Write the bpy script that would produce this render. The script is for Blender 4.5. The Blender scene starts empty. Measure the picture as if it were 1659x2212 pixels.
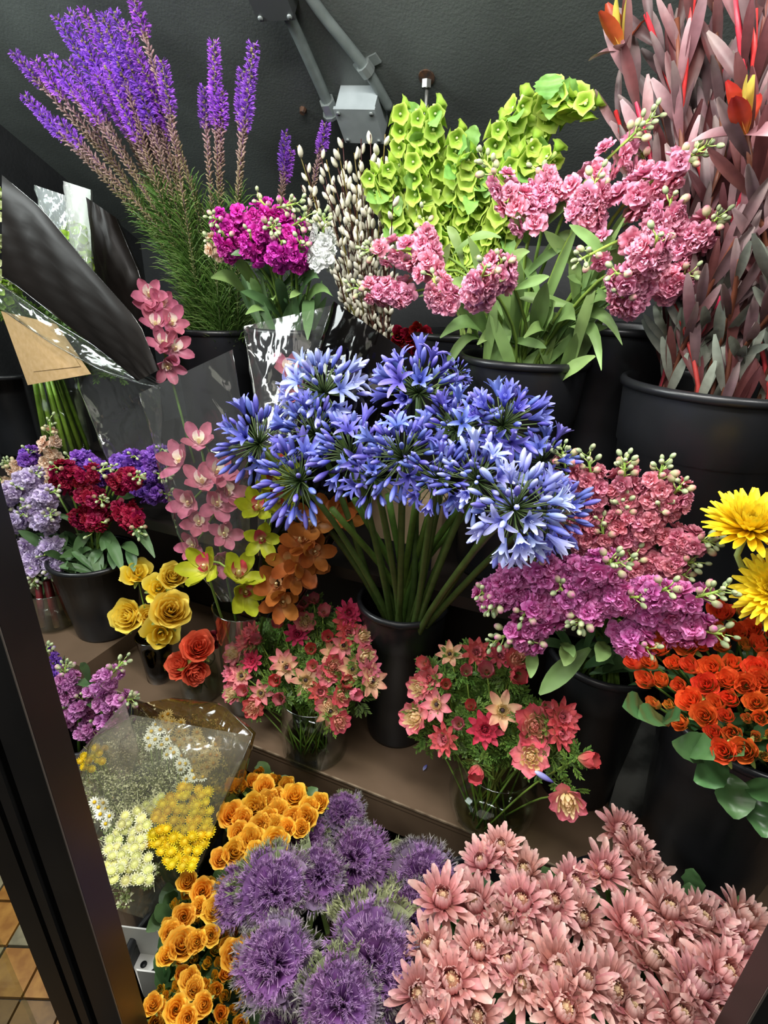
import bpy, math, random
from math import sin, cos, pi, radians, atan2, sqrt, exp
from mathutils import Vector, Matrix
random.seed(11)
RN = random.random
def U_(a, b): return a + (b - a) * RN()

# ------------------------------------------------------------------ camera
IW, IH, FPX = 1659, 2212, 1150.0
PITCH, ROLL = radians(23.6), radians(2.05)
CAM = Vector((0, 0, 1.6))
_f = Vector((0, cos(PITCH), -sin(PITCH))); _u = Vector((0, sin(PITCH), cos(PITCH))); _r = Vector((1, 0, 0))
CR = _r * cos(ROLL) + _u * sin(ROLL); CU = _u * cos(ROLL) - _r * sin(ROLL)
sc = bpy.context.scene
col = sc.collection
cd = bpy.data.cameras.new('camera'); cam = bpy.data.objects.new('camera', cd); col.objects.link(cam)
M = Matrix((CR, CU, -_f)).transposed().to_4x4(); M.translation = CAM
cam.matrix_world = M
cd.sensor_fit = 'VERTICAL'; cd.sensor_height = 24.0; cd.lens = 24.0 * FPX / IH
cd.clip_start = 0.02; cd.clip_end = 50
sc.camera = cam
# ------------------------------------------------------------------ world, lights, exposure
wd = bpy.data.worlds.new('world'); sc.world = wd; wd.use_nodes = True
bg = wd.node_tree.nodes['Background']; bg.inputs[0].default_value = (0.95, 0.97, 1.0, 1); bg.inputs[1].default_value = 0.15
sc.cycles.transparent_max_bounces = 40
sc.view_settings.view_transform = 'Standard'; sc.view_settings.look = 'None'
sc.view_settings.exposure = 0.22; sc.view_settings.gamma = 1.0; sc.view_settings.use_curve_mapping = False

PHI = radians(-22)                                   # the shelves run 22 degrees off the camera's right
UD = Vector((cos(PHI), sin(PHI), 0)); VD = Vector((-sin(PHI), cos(PHI), 0))
def UV(u, v, z=0): return UD * u + VD * v + Vector((0, 0, z))
def area(name, loc, target, sx, sy, power, color):
    l = bpy.data.lights.new(name, 'AREA'); l.shape = 'RECTANGLE'; l.size = sx; l.size_y = sy; l.energy = power; l.color = color
    o = bpy.data.objects.new(name, l); col.objects.link(o); o.location = loc
    d = (Vector(target) - Vector(loc)).normalized()
    x = UD.copy(); x = (x - d * x.dot(d)).normalized(); y = (-d).cross(x)
    m = Matrix((x, y, -d)).transposed().to_4x4(); m.translation = Vector(loc); o.matrix_world = m
    return o
area('cooler_lamp', UV(0.0, 0.42, 2.32), UV(0.0, 0.95, 1.0), 1.7, 0.14, 38, (1.0, 0.985, 0.95))
area('shop_fill', UV(-0.3, -0.9, 2.5), UV(0.0, 0.7, 0.8), 1.6, 0.9, 15, (1.0, 0.93, 0.84))  # added warm fill from the shop side behind the camera, not a fixture
area('shop_spot_lamp', UV(-1.9, 0.1, 2.3), UV(0.2, 1.3, 1.5), 0.6, 0.6, 30, (0.93, 1.0, 0.98))

# ------------------------------------------------------------------ pixel <-> place helpers (real depths everywhere)
def ray(px, py): return _f + CR * ((px - IW / 2) / FPX) - CU * ((py - IH / 2) / FPX)
def PV(px, py, v):
    r = ray(px, py); return CAM + r * (v / r.dot(VD))
def PZ(px, py, z):
    r = ray(px, py); return CAM + r * ((z - CAM.z) / r.z)
def proj(p):
    d = Vector(p) - CAM; k = d.dot(_f)
    return (IW / 2 + FPX * d.dot(CR) / k, IH / 2 - FPX * d.dot(CU) / k)
def depth(p): return (Vector(p) - CAM).dot(_f)
def zat(xy, py):
    lo, hi = 0.0, 2.6
    for _ in range(40):
        m = (lo + hi) / 2
        if proj((xy[0], xy[1], m))[1] > py: lo = m
        else: hi = m
    return lo
def hx(h):
    h = h.lstrip('#'); c = [int(h[i:i + 2], 16) / 255 for i in (0, 2, 4)]
    return tuple((x / 12.92 if x <= .04045 else ((x + .055) / 1.055) ** 2.4) for x in c) + (1,)

# ------------------------------------------------------------------ materials
MATS = {}
def _new(name):
    m = bpy.data.materials.new(name); m.use_nodes = True; nt = m.node_tree
    return m, nt, nt.nodes, nt.links, nt.nodes['Principled BSDF'], nt.nodes['Material Output']
def petal_mat(name, stops, rough=.55, trans=.22, var=.16, hue=.012, vein=0.0, sheen=0.0, noise=.18, nscale=60):
    if name in MATS: return MATS[name]
    m, nt, N, L, P, out = _new(name)
    a = N.new('ShaderNodeAttribute'); a.attribute_name = 't'
    r = N.new('ShaderNodeValToRGB'); cr = r.color_ramp
    while len(cr.elements) < len(stops): cr.elements.new(.5)
    for e, (p, h) in zip(cr.elements, stops): e.position = p; e.color = hx(h)
    L.new(a.outputs['Fac'], r.inputs[0])
    oi = N.new('ShaderNodeObjectInfo'); nz = N.new('ShaderNodeTexNoise'); nz.inputs['Scale'].default_value = nscale
    tc = N.new('ShaderNodeTexCoord'); L.new(tc.outputs['Object'], nz.inputs['Vector'])
    v1 = N.new('ShaderNodeMapRange'); v1.inputs[3].default_value = 1 - var; v1.inputs[4].default_value = 1 + var
    L.new(oi.outputs['Random'], v1.inputs[0])
    v2 = N.new('ShaderNodeMapRange'); v2.inputs[1].default_value = .3; v2.inputs[2].default_value = .7
    v2.inputs[3].default_value = 1 - noise; v2.inputs[4].default_value = 1 + noise; L.new(nz.outputs['Fac'], v2.inputs[0])
    mu = N.new('ShaderNodeMath'); mu.operation = 'MULTIPLY'; L.new(v1.outputs[0], mu.inputs[0]); L.new(v2.outputs[0], mu.inputs[1])
    wn = N.new('ShaderNodeTexWhiteNoise'); wn.noise_dimensions = '1D'; L.new(oi.outputs['Random'], wn.inputs['W'])
    h1 = N.new('ShaderNodeMapRange'); h1.inputs[3].default_value = .5 - hue; h1.inputs[4].default_value = .5 + hue; L.new(wn.outputs['Value'], h1.inputs[0])
    hs = N.new('ShaderNodeHueSaturation'); L.new(r.outputs[0], hs.inputs['Color']); L.new(mu.outputs[0], hs.inputs['Value']); L.new(h1.outputs[0], hs.inputs['Hue'])
    L.new(hs.outputs[0], P.inputs['Base Color']); P.inputs['Roughness'].default_value = rough
    P.inputs['Specular IOR Level'].default_value = .35
    if trans > 0:
        t = N.new('ShaderNodeBsdfTranslucent'); L.new(hs.outputs[0], t.inputs[0])
        mx = N.new('ShaderNodeMixShader'); mx.inputs[0].default_value = trans
        L.new(P.outputs[0], mx.inputs[1]); L.new(t.outputs[0], mx.inputs[2]); L.new(mx.outputs[0], out.inputs[0])
    MATS[name] = m; return m
def plain_mat(name, c, rough=.5, metal=0, c2=None, scale=8, bump=0, bscale=60, spec=.5, lo=.35, hi=.65, coat=0):
    if name in MATS: return MATS[name]
    m, nt, N, L, P, out = _new(name)
    P.inputs['Base Color'].default_value = hx(c); P.inputs['Roughness'].default_value = rough; P.inputs['Metallic'].default_value = metal
    P.inputs['Specular IOR Level'].default_value = spec; P.inputs['Coat Weight'].default_value = coat
    tc = N.new('ShaderNodeTexCoord')
    if c2:
        nz = N.new('ShaderNodeTexNoise'); nz.inputs['Scale'].default_value = scale; nz.inputs['Detail'].default_value = 6
        L.new(tc.outputs['Object'], nz.inputs['Vector'])
        r = N.new('ShaderNodeValToRGB'); r.color_ramp.elements[0].color = hx(c); r.color_ramp.elements[1].color = hx(c2)
        r.color_ramp.elements[0].position = lo; r.color_ramp.elements[1].position = hi
        L.new(nz.outputs['Fac'], r.inputs[0]); L.new(r.outputs[0], P.inputs['Base Color'])
    if bump:
        b = N.new('ShaderNodeBump'); b.inputs['Strength'].default_value = bump; b.inputs['Distance'].default_value = .004
        n2 = N.new('ShaderNodeTexNoise'); n2.inputs['Scale'].default_value = bscale; n2.inputs['Detail'].default_value = 4
        L.new(tc.outputs['Object'], n2.inputs['Vector']); L.new(n2.outputs['Fac'], b.inputs['Height']); L.new(b.outputs[0], P.inputs['Normal'])
    MATS[name] = m; return m
def clear_mat(name, tint='#ffffff', base=.03, gain=.8, rough=.04, bump=0, bscale=12, haze=0.0, hazec='#ffffff'):
    if name in MATS: return MATS[name]
    m, nt, N, L, P, out = _new(name); N.remove(P)
    t = N.new('ShaderNodeBsdfTransparent'); t.inputs[0].default_value = hx(tint)
    g = N.new('ShaderNodeBsdfGlossy'); g.inputs['Roughness'].default_value = rough
    fr = N.new('ShaderNodeLayerWeight'); fr.inputs[0].default_value = .5
    pw = N.new('ShaderNodeMath'); pw.operation = 'POWER'; pw.inputs[1].default_value = 4.0; L.new(fr.outputs['Facing'], pw.inputs[0])
    ma = N.new('ShaderNodeMath'); ma.operation = 'MULTIPLY_ADD'; ma.inputs[1].default_value = gain; ma.inputs[2].default_value = base; ma.use_clamp = True
    L.new(pw.outputs[0], ma.inputs[0])
    if bump:
        tc = N.new('ShaderNodeTexCoord'); n2 = N.new('ShaderNodeTexNoise'); n2.inputs['Scale'].default_value = bscale; n2.inputs['Detail'].default_value = 1.5; n2.inputs['Distortion'].default_value = 1.2
        L.new(tc.outputs['Object'], n2.inputs['Vector'])
        b = N.new('ShaderNodeBump'); b.inputs['Strength'].default_value = bump; b.inputs['Distance'].default_value = .02
        L.new(n2.outputs['Fac'], b.inputs['Height'])
        for x in (g, fr): L.new(b.outputs[0], x.inputs['Normal'])
    base_sh = t
    if haze:
        d = N.new('ShaderNodeBsdfDiffuse'); d.inputs[0].default_value = hx(hazec)
        h = N.new('ShaderNodeMixShader'); h.inputs[0].default_value = haze
        L.new(t.outputs[0], h.inputs[1]); L.new(d.outputs[0], h.inputs[2]); base_sh = h
    mx = N.new('ShaderNodeMixShader'); L.new(ma.outputs[0], mx.inputs[0]); L.new(base_sh.outputs[0], mx.inputs[1]); L.new(g.outputs[0], mx.inputs[2])
    L.new(mx.outputs[0], out.inputs[0]); MATS[name] = m; return m

# ------------------------------------------------------------------ mesh builder
def frame(z, loc=(0, 0, 0), roll=None):
    z = Vector(z).normalized(); a = Vector((0, 0, 1)) if abs(z.z) < .95 else Vector((1, 0, 0))
    x = a.cross(z).normalized(); y = z.cross(x)
    m = Matrix((x, y, z)).transposed().to_4x4()
    if roll is None: roll = U_(0, 2 * pi)
    m = m @ Matrix.Rotation(roll, 4, 'Z'); m.translation = Vector(loc); return m
class MB:
    def __init__(s): s.v = []; s.f = []; s.m = []; s.t = []
    def add(s, vs, fs, mat=0, ts=None):
        b = len(s.v); s.v += [tuple(q) for q in vs]; s.t += ts if ts else [0.0] * len(vs)
        s.f += [tuple(i + b for i in f) for f in fs]; s.m += [mat] * len(fs)
    def grid(s, g, mat=0, ts=None):
        n, k = len(g), len(g[0]); vs = [q for row in g for q in row]
        fs = [(i * k + j, i * k + j + 1, (i + 1) * k + j + 1, (i + 1) * k + j) for i in range(n - 1) for j in range(k - 1)]
        s.add(vs, fs, mat, [x for row in ts for x in row] if ts else None)
    def tube(s, pts, rad, seg=6, mat=0, cap=True, t0=0, t1=1):
        pts = [Vector(p) for p in pts]; n = len(pts); vs = []; ts = []
        if not isinstance(rad, (list, tuple)): rad = [rad] * n
        px = None
        for i, p in enumerate(pts):
            d = (pts[min(i + 1, n - 1)] - pts[max(i - 1, 0)])
            d = d.normalized() if d.length > 1e-9 else Vector((0, 0, 1))
            if px is None:
                a = Vector((0, 0, 1)) if abs(d.z) < .9 else Vector((1, 0, 0)); px = a.cross(d).normalized()
            else: px = (px - d * px.dot(d)).normalized()
            y = d.cross(px)
            for k in range(seg):
                a = 2 * pi * k / seg; vs.append(p + (px * cos(a) + y * sin(a)) * rad[i]); ts.append(t0 + (t1 - t0) * i / max(1, n - 1))
        fs = [(i * seg + k, i * seg + (k + 1) % seg, (i + 1) * seg + (k + 1) % seg, (i + 1) * seg + k) for i in range(n - 1) for k in range(seg)]
        if cap: fs += [tuple(range(seg - 1, -1, -1)), tuple((n - 1) * seg + k for k in range(seg))]
        s.add(vs, fs, mat, ts)
    def lathe(s, prof, seg=24, mat=0, M=None, wave=None, t0=0, t1=1, close=False):
        vs = []; ts = []; n = len(prof)
        for i, (r, z) in enumerate(prof):
            for k in range(seg):
                a = 2 * pi * k / seg; w = 1 + (wave(a, i / (n - 1)) if wave else 0)
                q = Vector((r * w * cos(a), r * w * sin(a), z)); vs.append(M @ q if M else q); ts.append(t0 + (t1 - t0) * i / (n - 1))
        fs = [(i * seg + k, i * seg + (k + 1) % seg, (i + 1) * seg + (k + 1) % seg, (i + 1) * seg + k) for i in range(n - 1) for k in range(seg)]
        if close: fs += [tuple(range(seg - 1, -1, -1)), tuple((n - 1) * seg + k for k in range(seg))]
        s.add(vs, fs, mat, ts)
    def ball(s, M, rx, ry, rz, seg=8, rings=5, mat=0, t0=0, t1=1):
        vs = []; ts = []
        for i in range(rings + 1):
            e = -pi / 2 + pi * i / rings; e = max(-1.5, min(1.5, e))
            for k in range(seg):
                a = 2 * pi * k / seg; vs.append(M @ Vector((rx * cos(e) * cos(a), ry * cos(e) * sin(a), rz * sin(e)))); ts.append(t0 + (t1 - t0) * i / rings)
        fs = [(i * seg + k, i * seg + (k + 1) % seg, (i + 1) * seg + (k + 1) % seg, (i + 1) * seg + k) for i in range(rings) for k in range(seg)]
        fs += [tuple(range(seg - 1, -1, -1)), tuple(rings * seg + k for k in range(seg))]
        s.add(vs, fs, mat, ts)
    def petal(s, a, r0, e0, de, Ln, Wd, cup=0, mat=0, nu=5, nv=2, p=1.3, q=.7, ruf=0, M=None, z0=0, t0=0, t1=1, ph=None, wb=.0, rk=9):
        """a petal leaving the axis at azimuth a; e0 elevation (deg), de its change along the length"""
        ca, sa = cos(a), sin(a); g = []; ts = []; r, z = r0, z0
        if ph is None: ph = U_(0, 6)
        for i in range(nu + 1):
            f = i / nu; e = radians(e0 + de * f)
            if i: r += Ln / nu * cos(e); z += Ln / nu * sin(e)
            w = Wd * .5 * max(wb * (1 - f), sin(pi * min(.97, .04 + .94 * f ** p)) ** q)
            row = []; tr = []
            for j in range(-nv, nv + 1):
                x = j / nv; off = cup * w * x * x + ruf * f * (sin(rk * x + ph) + .6 * sin(ph * 3 + 7 * f + 5 * x))
                nr, nz = -sin(e), cos(e)
                rr = r + nr * off; zz = z + nz * off
                v = Vector((rr * ca - w * x * sa, rr * sa + w * x * ca, zz)); row.append(M @ v if M else v); tr.append(t0 + (t1 - t0) * f)
            g.append(row); ts.append(tr)
        s.grid(g, mat, ts)
    def wrap(s, a, rb, rt, h, half, curl=0, mat=0, nu=5, nv=3, M=None, z0=0, t0=0, t1=1, ruf=0):
        """a petal wrapped round the axis (roses)"""
        g = []; ts = []; ph = U_(0, 6)
        for i in range(nu + 1):
            f = i / nu; r = rb + (rt - rb) * sin(f * pi / 2) ** .9 + curl * max(0, f - .65) ** 1.5 * 3
            z = z0 + h * (f - .5 * (curl / max(h, 1e-4)) * max(0, f - .7))
            hw = half * (sin(pi * min(.9, .12 + .78 * f)) ** .5)
            row = []; tr = []
            for j in range(-nv, nv + 1):
                x = j / nv; zz = z - h * .22 * x * x * f + ruf * f * sin(6 * x + ph); r2 = r * (1 + .05 * sin(4 * x + ph)) + .0006 * x
                v = Vector((r2 * cos(a + hw * x), r2 * sin(a + hw * x), zz)); row.append(M @ v if M else v); tr.append(t0 + (t1 - t0) * f)
            g.append(row); ts.append(tr)
        s.grid(g, mat, ts)
    def box(s, o, x, y, z, mat=0):
        o, x, y, z = map(Vector, (o, x, y, z)); c = [o + x * i + y * j + z * k for k in (0, 1) for j in (0, 1) for i in (0, 1)]
        s.add(c, [(0, 2, 3, 1), (4, 5, 7, 6), (0, 1, 5, 4), (2, 6, 7, 3), (0, 4, 6, 2), (1, 3, 7, 5)], mat)
    def mesh(s, name, mats, smooth=True, off=None):
        me = bpy.data.meshes.new(name)
        vs = [(a - off[0], b - off[1], c - off[2]) for a, b, c in s.v] if off is not None else s.v
        me.from_pydata(vs, [], s.f)
        for x in mats: me.materials.append(x)
        me.polygons.foreach_set('material_index', s.m)
        me.polygons.foreach_set('use_smooth', [smooth] * len(s.f))
        at = me.attributes.new('t', 'FLOAT', 'POINT'); at.data.foreach_set('value', s.t)
        me.update(); return me
def catmull(P, n):
    P = [Vector(p) for p in P]; P = [P[0] * 2 - P[1]] + P + [P[-1] * 2 - P[-2]]; out = []
    k = len(P) - 3
    for i in range(n + 1):
        x = min(i / n * k, k - 1e-6); j = int(x); t = x - j; a, b, c, d = P[j:j + 4]
        out.append(.5 * ((2 * b) + (c - a) * t + (2 * a - 5 * b + 4 * c - d) * t * t + (3 * b - a - 3 * c + d) * t ** 3))
    return out

# ------------------------------------------------------------------ scene tree helpers
REG = {}
WM = {}
def props(o, label=None, cat=None, group=None, kind=None):
    if label: o['label'] = label
    if cat: o['category'] = cat
    if group: o['group'] = group
    if kind: o['kind'] = kind
def thing(name, base, label, cat, group=None, reg=None, pt=None, kind=None):
    o = bpy.data.objects.new(name, None); o.empty_display_size = .02; col.objects.link(o); o.location = Vector(base)
    props(o, label, cat, group, kind); WM[o.name] = Matrix.Translation(Vector(base))
    if reg: REG.setdefault(reg, []).append((o, label, proj(pt if pt is not None else base)))
    return o
def part(me, name, par, Mw, label=None, kind=None):
    o = bpy.data.objects.new(name, me); col.objects.link(o); o.parent = par
    o.matrix_basis = WM[par.name].inverted() @ Mw; WM[o.name] = Mw.copy()
    if label: o['label'] = label
    if kind: o['kind'] = kind
    return o
def pmesh(mb, name, par, mats, smooth=True, label=None, kind=None):
    off = WM[par.name].translation
    o = bpy.data.objects.new(name, mb.mesh(name, mats, smooth, off)); col.objects.link(o); o.parent = par
    o.matrix_basis = WM[par.name].inverted() @ Matrix.Translation(off); WM[o.name] = Matrix.Translation(off)
    if label: o['label'] = label
    if kind: o['kind'] = kind
    return o
def solo(mb, name, mats, label=None, cat=None, group=None, kind=None, smooth=False):
    n = len(mb.v); c = Vector((sum(v[0] for v in mb.v) / n, sum(v[1] for v in mb.v) / n, min(v[2] for v in mb.v)))
    o = bpy.data.objects.new(name, mb.mesh(name, mats, smooth, c)); col.objects.link(o); o.location = c
    props(o, label, cat, group, kind); WM[o.name] = Matrix.Translation(c); return o
def poly_in(p, poly):
    x, y = p; c = False
    for i in range(len(poly)):
        (x1, y1), (x2, y2) = poly[i], poly[i - 1]
        if (y1 > y) != (y2 > y) and x < (x2 - x1) * (y - y1) / (y2 - y1) + x1: c = not c
    return c
def scatter(poly, sp, jit=.28):
    xs = [p[0] for p in poly]; ys = [p[1] for p in poly]; out = []; y = min(ys); k = 0
    while y <= max(ys):
        x = min(xs) + (sp / 2 if k % 2 else 0)
        while x <= max(xs):
            q = (x + U_(-jit, jit) * sp, y + U_(-jit, jit) * sp)
            if poly_in(q, poly): out.append(q)
            x += sp
        y += sp * .87; k += 1
    return out
def to_cam(p): return (CAM - Vector(p)).normalized()
def rdir(): 
    while True:
        v = Vector((U_(-1, 1), U_(-1, 1), U_(-1, 1)))
        if .1 < v.length < 1: return v.normalized()

# shared colours
BLACK = plain_mat('black_plastic', '#17181a', .34, spec=.45, bump=.03, bscale=200, c2='#1f2023', scale=5)
BLACKIN = plain_mat('black_plastic_inside', '#101113', .5)
STEM = petal_mat('stem_green', [(0, '#4e6b2a'), (1, '#8fae4c')], .5, 0, .12)
STEMD = petal_mat('stem_dark', [(0, '#2c4018'), (1, '#56752f')], .5, 0, .12)
STEML = petal_mat('stem_light', [(0, '#7f9a4a'), (1, '#b3c878')], .5, 0, .1)
LEAF = petal_mat('leaf_green', [(0, '#6f8f4c'), (1, '#8aa866')], .5, .15, .15, noise=.15, nscale=20)
LEAFD = petal_mat('leaf_deep', [(0, '#3d5a34'), (1, '#557548')], .42, .12, .15, noise=.15, nscale=20)
LEAFG = petal_mat('leaf_glossy', [(0, '#2f4a29'), (.5, '#3d5f37'), (1, '#4a6e42')], .3, .1, .15, noise=.15, nscale=20)
FERN = petal_mat('ferny_green', [(0, '#3c5720'), (1, '#6f9440')], .5, .15, .2)
GLASS = clear_mat('vase_glass', '#fafcfa', .035, .75, .02)
WATER = clear_mat('vase_water', '#ecede0', .02, .3, .05)

exec_order = []

# ------------------------------------------------------------------ the setting
WALLV, CZ0, CS = 2.05, 1.72, .58
def ceil_z(v): return CZ0 + CS * (WALLV - v)
CN = (Vector((0, 0, 1)) + VD * CS).normalized()
CP0 = UV(0, WALLV, CZ0)
def PC(px, py, off=0.0):
    r = ray(px, py); t = (CP0 - CN * off - CAM).dot(CN) / r.dot(CN); return CAM + r * t
CEIL = plain_mat('ceiling_paint', '#464a48', .42, c2='#5a605d', scale=3.0, bump=.25, bscale=160, spec=.6)
WALLM = plain_mat('back_wall_paint', '#26282a', .6, c2='#323436', scale=4, bump=.2, bscale=80)
SHELF = plain_mat('shelf_laminate', '#5b4a3a', .38, c2='#675443', scale=6, bump=.05, bscale=40, spec=.5)
b = MB(); dn = -VD + Vector((0, 0, CS)); b.box(UV(-3.2, WALLV, CZ0), UD * 6.4, dn * 3.6, CN * .06)
solo(b, 'ceiling', [CEIL], 'dark painted sloping ceiling above the flowers', kind='structure')
b = MB(); b.box(UV(-3.2, WALLV, 0), UD * 6.4, VD * .06, Vector((0, 0, CZ0 + .06))); solo(b, 'wall_back', [WALLM], 'dark wall behind the top shelf', kind='structure')
b = MB(); b.box(UV(1.75, -.2, 0), UD * .06, VD * 2.3, Vector((0, 0, 3.1))); solo(b, 'wall_right', [WALLM], kind='structure')
b = MB(); b.box(UV(-2.12, .55, 0), UD * .06, VD * 1.6, Vector((0, 0, 3.0))); solo(b, 'wall_left', [WALLM], kind='structure')
b = MB(); b.box(UV(-3.2, -2.2, -.05), UD * 6.4, VD * 4.4, Vector((0, 0, .05)))
solo(b, 'floor', [plain_mat('cooler_floor', '#1b1a19', .5)], 'dark floor of the cooler', kind='structure')

SZ, TZ, PZt = .50, .95, .556
FV = .812
th = thing('display_shelf', UV(0, FV, .4), 'brown laminate middle shelf with vases and buckets along it', 'shelf')
b = MB(); b.box(UV(-1.75, FV, SZ - .018), UD * 3.4, VD * .45, Vector((0, 0, .018))); pmesh(b, 'shelf_top', th, [SHELF], False)
b = MB(); b.box(UV(-1.75, FV + .001, SZ - .105), UD * 3.4, VD * .02, Vector((0, 0, .087))); pmesh(b, 'front_edge', th, [SHELF], False)
b = MB(); b.box(UV(-1.75, FV - .0015, SZ - .004), UD * 3.4, VD * .004, Vector((0, 0, .0045))); pmesh(b, 'edge_trim', th, [plain_mat('worn_trim', '#8a7a66', .3, c2='#5b4a3a', scale=30)], False)
pcor = PZ(177, 1441, PZt); uc = pcor.dot(UD); vc = pcor.dot(VD)
th = thing('raised_platform', UV(uc - .4, vc, SZ), 'brown raised shelf board on the left under the crimson stock bucket', 'shelf')
b = MB(); b.box(UV(uc - 1.0, vc, SZ + .0005), UD * 1.0, VD * .4, Vector((0, 0, PZt - SZ))); pmesh(b, 'board', th, [SHELF], False)
th = thing('top_shelf', UV(0, 1.12, TZ - .1), 'dark upper shelf holding the back row of black buckets', 'shelf')
b = MB(); b.box(UV(-1.9, 1.02, TZ - .03), UD * 3.55, VD * 1.0, Vector((0, 0, .03))); pmesh(b, 'shelf_top', th, [plain_mat('dark_laminate', '#211c19', .4)], False)
b = MB(); b.box(UV(-1.9, 1.27, SZ), UD * 3.55, VD * .02, Vector((0, 0, TZ - SZ - .03))); pmesh(b, 'riser_panel', th, [plain_mat('dark_laminate', '#211c19', .4)], False)

# door frame posts of the cooler, near the camera
POST = plain_mat('black_frame_metal', '#141414', .38, c2='#1b1a19', scale=12, spec=.5)
def post(name, az0, az1, D0, D1, label):
    """vertical extruded post; az = x/y slope of its two edges"""
    a = Vector((az0 * D0, D0, 0)); c = Vector((az1 * D1, D1, 0)); d = (c - a); n = Vector((d.y, -d.x, 0)).normalized()
    if n.y > 0: n = -n
    th = thing(name, (a + c) / 2, label, 'door frame', kind='structure')
    b = MB(); prof = [(0, 0), (0, .012), (.38, .012), (.40, .004), (.46, .004), (.48, .014), (.60, .014), (.62, .003), (.70, .003), (.72, .010), (1, .010), (1, 0), (1, -.03), (0, -.03)]
    pts = [a + d * x + n * y for x, y in prof]; k = len(pts); hz = 2.9
    vs = [p for p in pts] + [p + Vector((0, 0, hz)) for p in pts]
    b.add(vs, [(i, (i + 1) % k, k + (i + 1) % k, k + i) for i in range(k)] + [tuple(range(k)), tuple(range(2 * k - 1, k - 1, -1))])
    pmesh(b, 'post', th, [POST], False)
    b = MB(); e = a + n * .0125; b.box(e, d * .012, n * .0012, Vector((0, 0, hz))); pmesh(b, 'edge_seal', th, [plain_mat('frame_seal', '#55504a', .35)], False)
    return th
post('door_1', -.840, -1.07, .37, .37, 'black metal post of the cooler door, left foreground')
post('door_2', 1.285, 2.2, .33, .27, 'black metal post of the cooler, bottom right corner')
# honey tiles and brass strips imitate the shop's reflections in the left door glass
TL = [plain_mat('tile_honey', '#8a5a22', .35, c2='#a97936', scale=30), plain_mat('tile_stone', '#8d8467', .4, c2='#6f6850', scale=40), plain_mat('tile_brown', '#5c4020', .35, c2='#7a5a30', scale=30)]
th = thing('reflection_tiles', (-.75, .45, .0), 'honey and grey tiles standing in for shop reflections by the left door post', 'floor', kind='structure')
for i in range(9):
    for j in range(15):
        b = MB(); x = -1.55 + i * .105; y = -.05 + j * .105
        b.box((x, y, .001), (.099, 0, 0), (0, .099, 0), (0, 0, .010 + .002 * RN())); pmesh(b, 'tile', th, [random.choice(TL)], False)
th = thing('reflection_strips', (-.6, .25, .02), 'brass strips standing in for bright reflected lines at the bottom left', 'floor strip')
for k in range(3):
    b = MB(); b.box((-1.0 + k * .03, .16, .014), (.012, 0, 0), (.28, .28, 0), (0, 0, .008)); pmesh(b, 'strip', th, [plain_mat('brass', '#d8b860', .25, metal=.8)], False)
th = thing('door_pane', (-.6, .37, 0), 'clear glass of the open cooler door, bottom left', 'glass door', kind='structure')
b = MB(); b.box((-1.25, .375, .05), (.8, 0, 0), (0, .006, 0), (0, 0, 1.9)); pmesh(b, 'pane', th, [clear_mat('door_glass', '#f0f4ee', .03, .6, .02)], False)

# ceiling fittings
GREYM = plain_mat('painted_conduit', '#5f6866', .42, c2='#6d7674', scale=30, spec=.5)
def conduit(pts, r, label, mat=GREYM):
    P = [PC(x, y, r * 1.3 + o) for x, y, o in pts]; th = thing('conduit', P[0], label, 'conduit')
    b = MB(); b.tube(catmull(P, 26), r, 10); pmesh(b, 'pipe', th, [mat])
    return th, P
th, P = conduit([(590, -60, 0), (618, 20, 0), (650, 90, .0), (690, 180, 0), (712, 232, .004)], .0135, 'grey bent conduit curving down to the junction box')
b = MB(); d = (P[-1] - P[-2]).normalized(); b.tube([P[-1] - d * .02, P[-1] + d * .012], .021, 6); b.tube([P[-1] + d * .012, P[-1] + d * .02], .025, 10); pmesh(b, 'connector', th, [plain_mat('zinc_fitting', '#8f9795', .35, metal=.5)], False)
th, P = conduit([(640, -50, 0), (700, 35, 0), (790, 148, 0), (843, 236, 0)], .0125, 'straight grey conduit passing right of the junction box')
b = MB(); c = P[2]; d = (P[3] - P[1]).normalized(); b.tube([c - d * .012, c + d * .012], .0185, 10)
s_ = d.cross(CN).normalized(); b.box(c + CN * .012 - d * .012 - s_ * .035, d * .024, s_ * .07, CN * .006); pmesh(b, 'pipe_clamp', th, [plain_mat('zinc_fitting', '#8f9795', .35)], False)
def ceil_box(name, px, py, wx, wy, h, label, cat, mat, lid=True, rot=.0):
    c = PC(px, py); x = (UD * cos(rot) + VD * sin(rot)); x = (x - CN * x.dot(CN)).normalized(); y = CN.cross(x)
    th = thing(name, c, label, cat); b = MB(); b.box(c - x * wx / 2 - y * wy / 2 - CN * h, x * wx, y * wy, CN * h); pmesh(b, 'body', th, [mat], False)
    if lid:
        b = MB(); b.box(c - x * (wx / 2 + .003) - y * (wy / 2 + .003) - CN * (h + .009), x * (wx + .006), y * (wy + .006), CN * .008); pmesh(b, 'cover', th, [mat], False)
        for i in (-1, 1):
            for j in (-1, 1):
                b = MB(); q = c + x * wx * .42 * i + y * wy * .42 * j - CN * (h + .009); b.tube([q, q - CN * .004], .006, 8); pmesh(b, 'screw', th, [plain_mat('zinc_fitting', '#8f9795', .35)])
    return th
BOXM = plain_mat('painted_box', '#98a1a3', .4, c2='#a4adaf', scale=20)
ceil_box('junction_box', 789, 222, .105, .10, .06, 'pale grey junction box with cover on the dark ceiling', 'junction box', BOXM, rot=.12)
ceil_box('lamp_housing', 592, -34, .085, .07, .035, 'dark conduit box at the top edge of the ceiling', 'junction box', plain_mat('dark_box', '#3b3e3e', .4), rot=.1)
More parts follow.
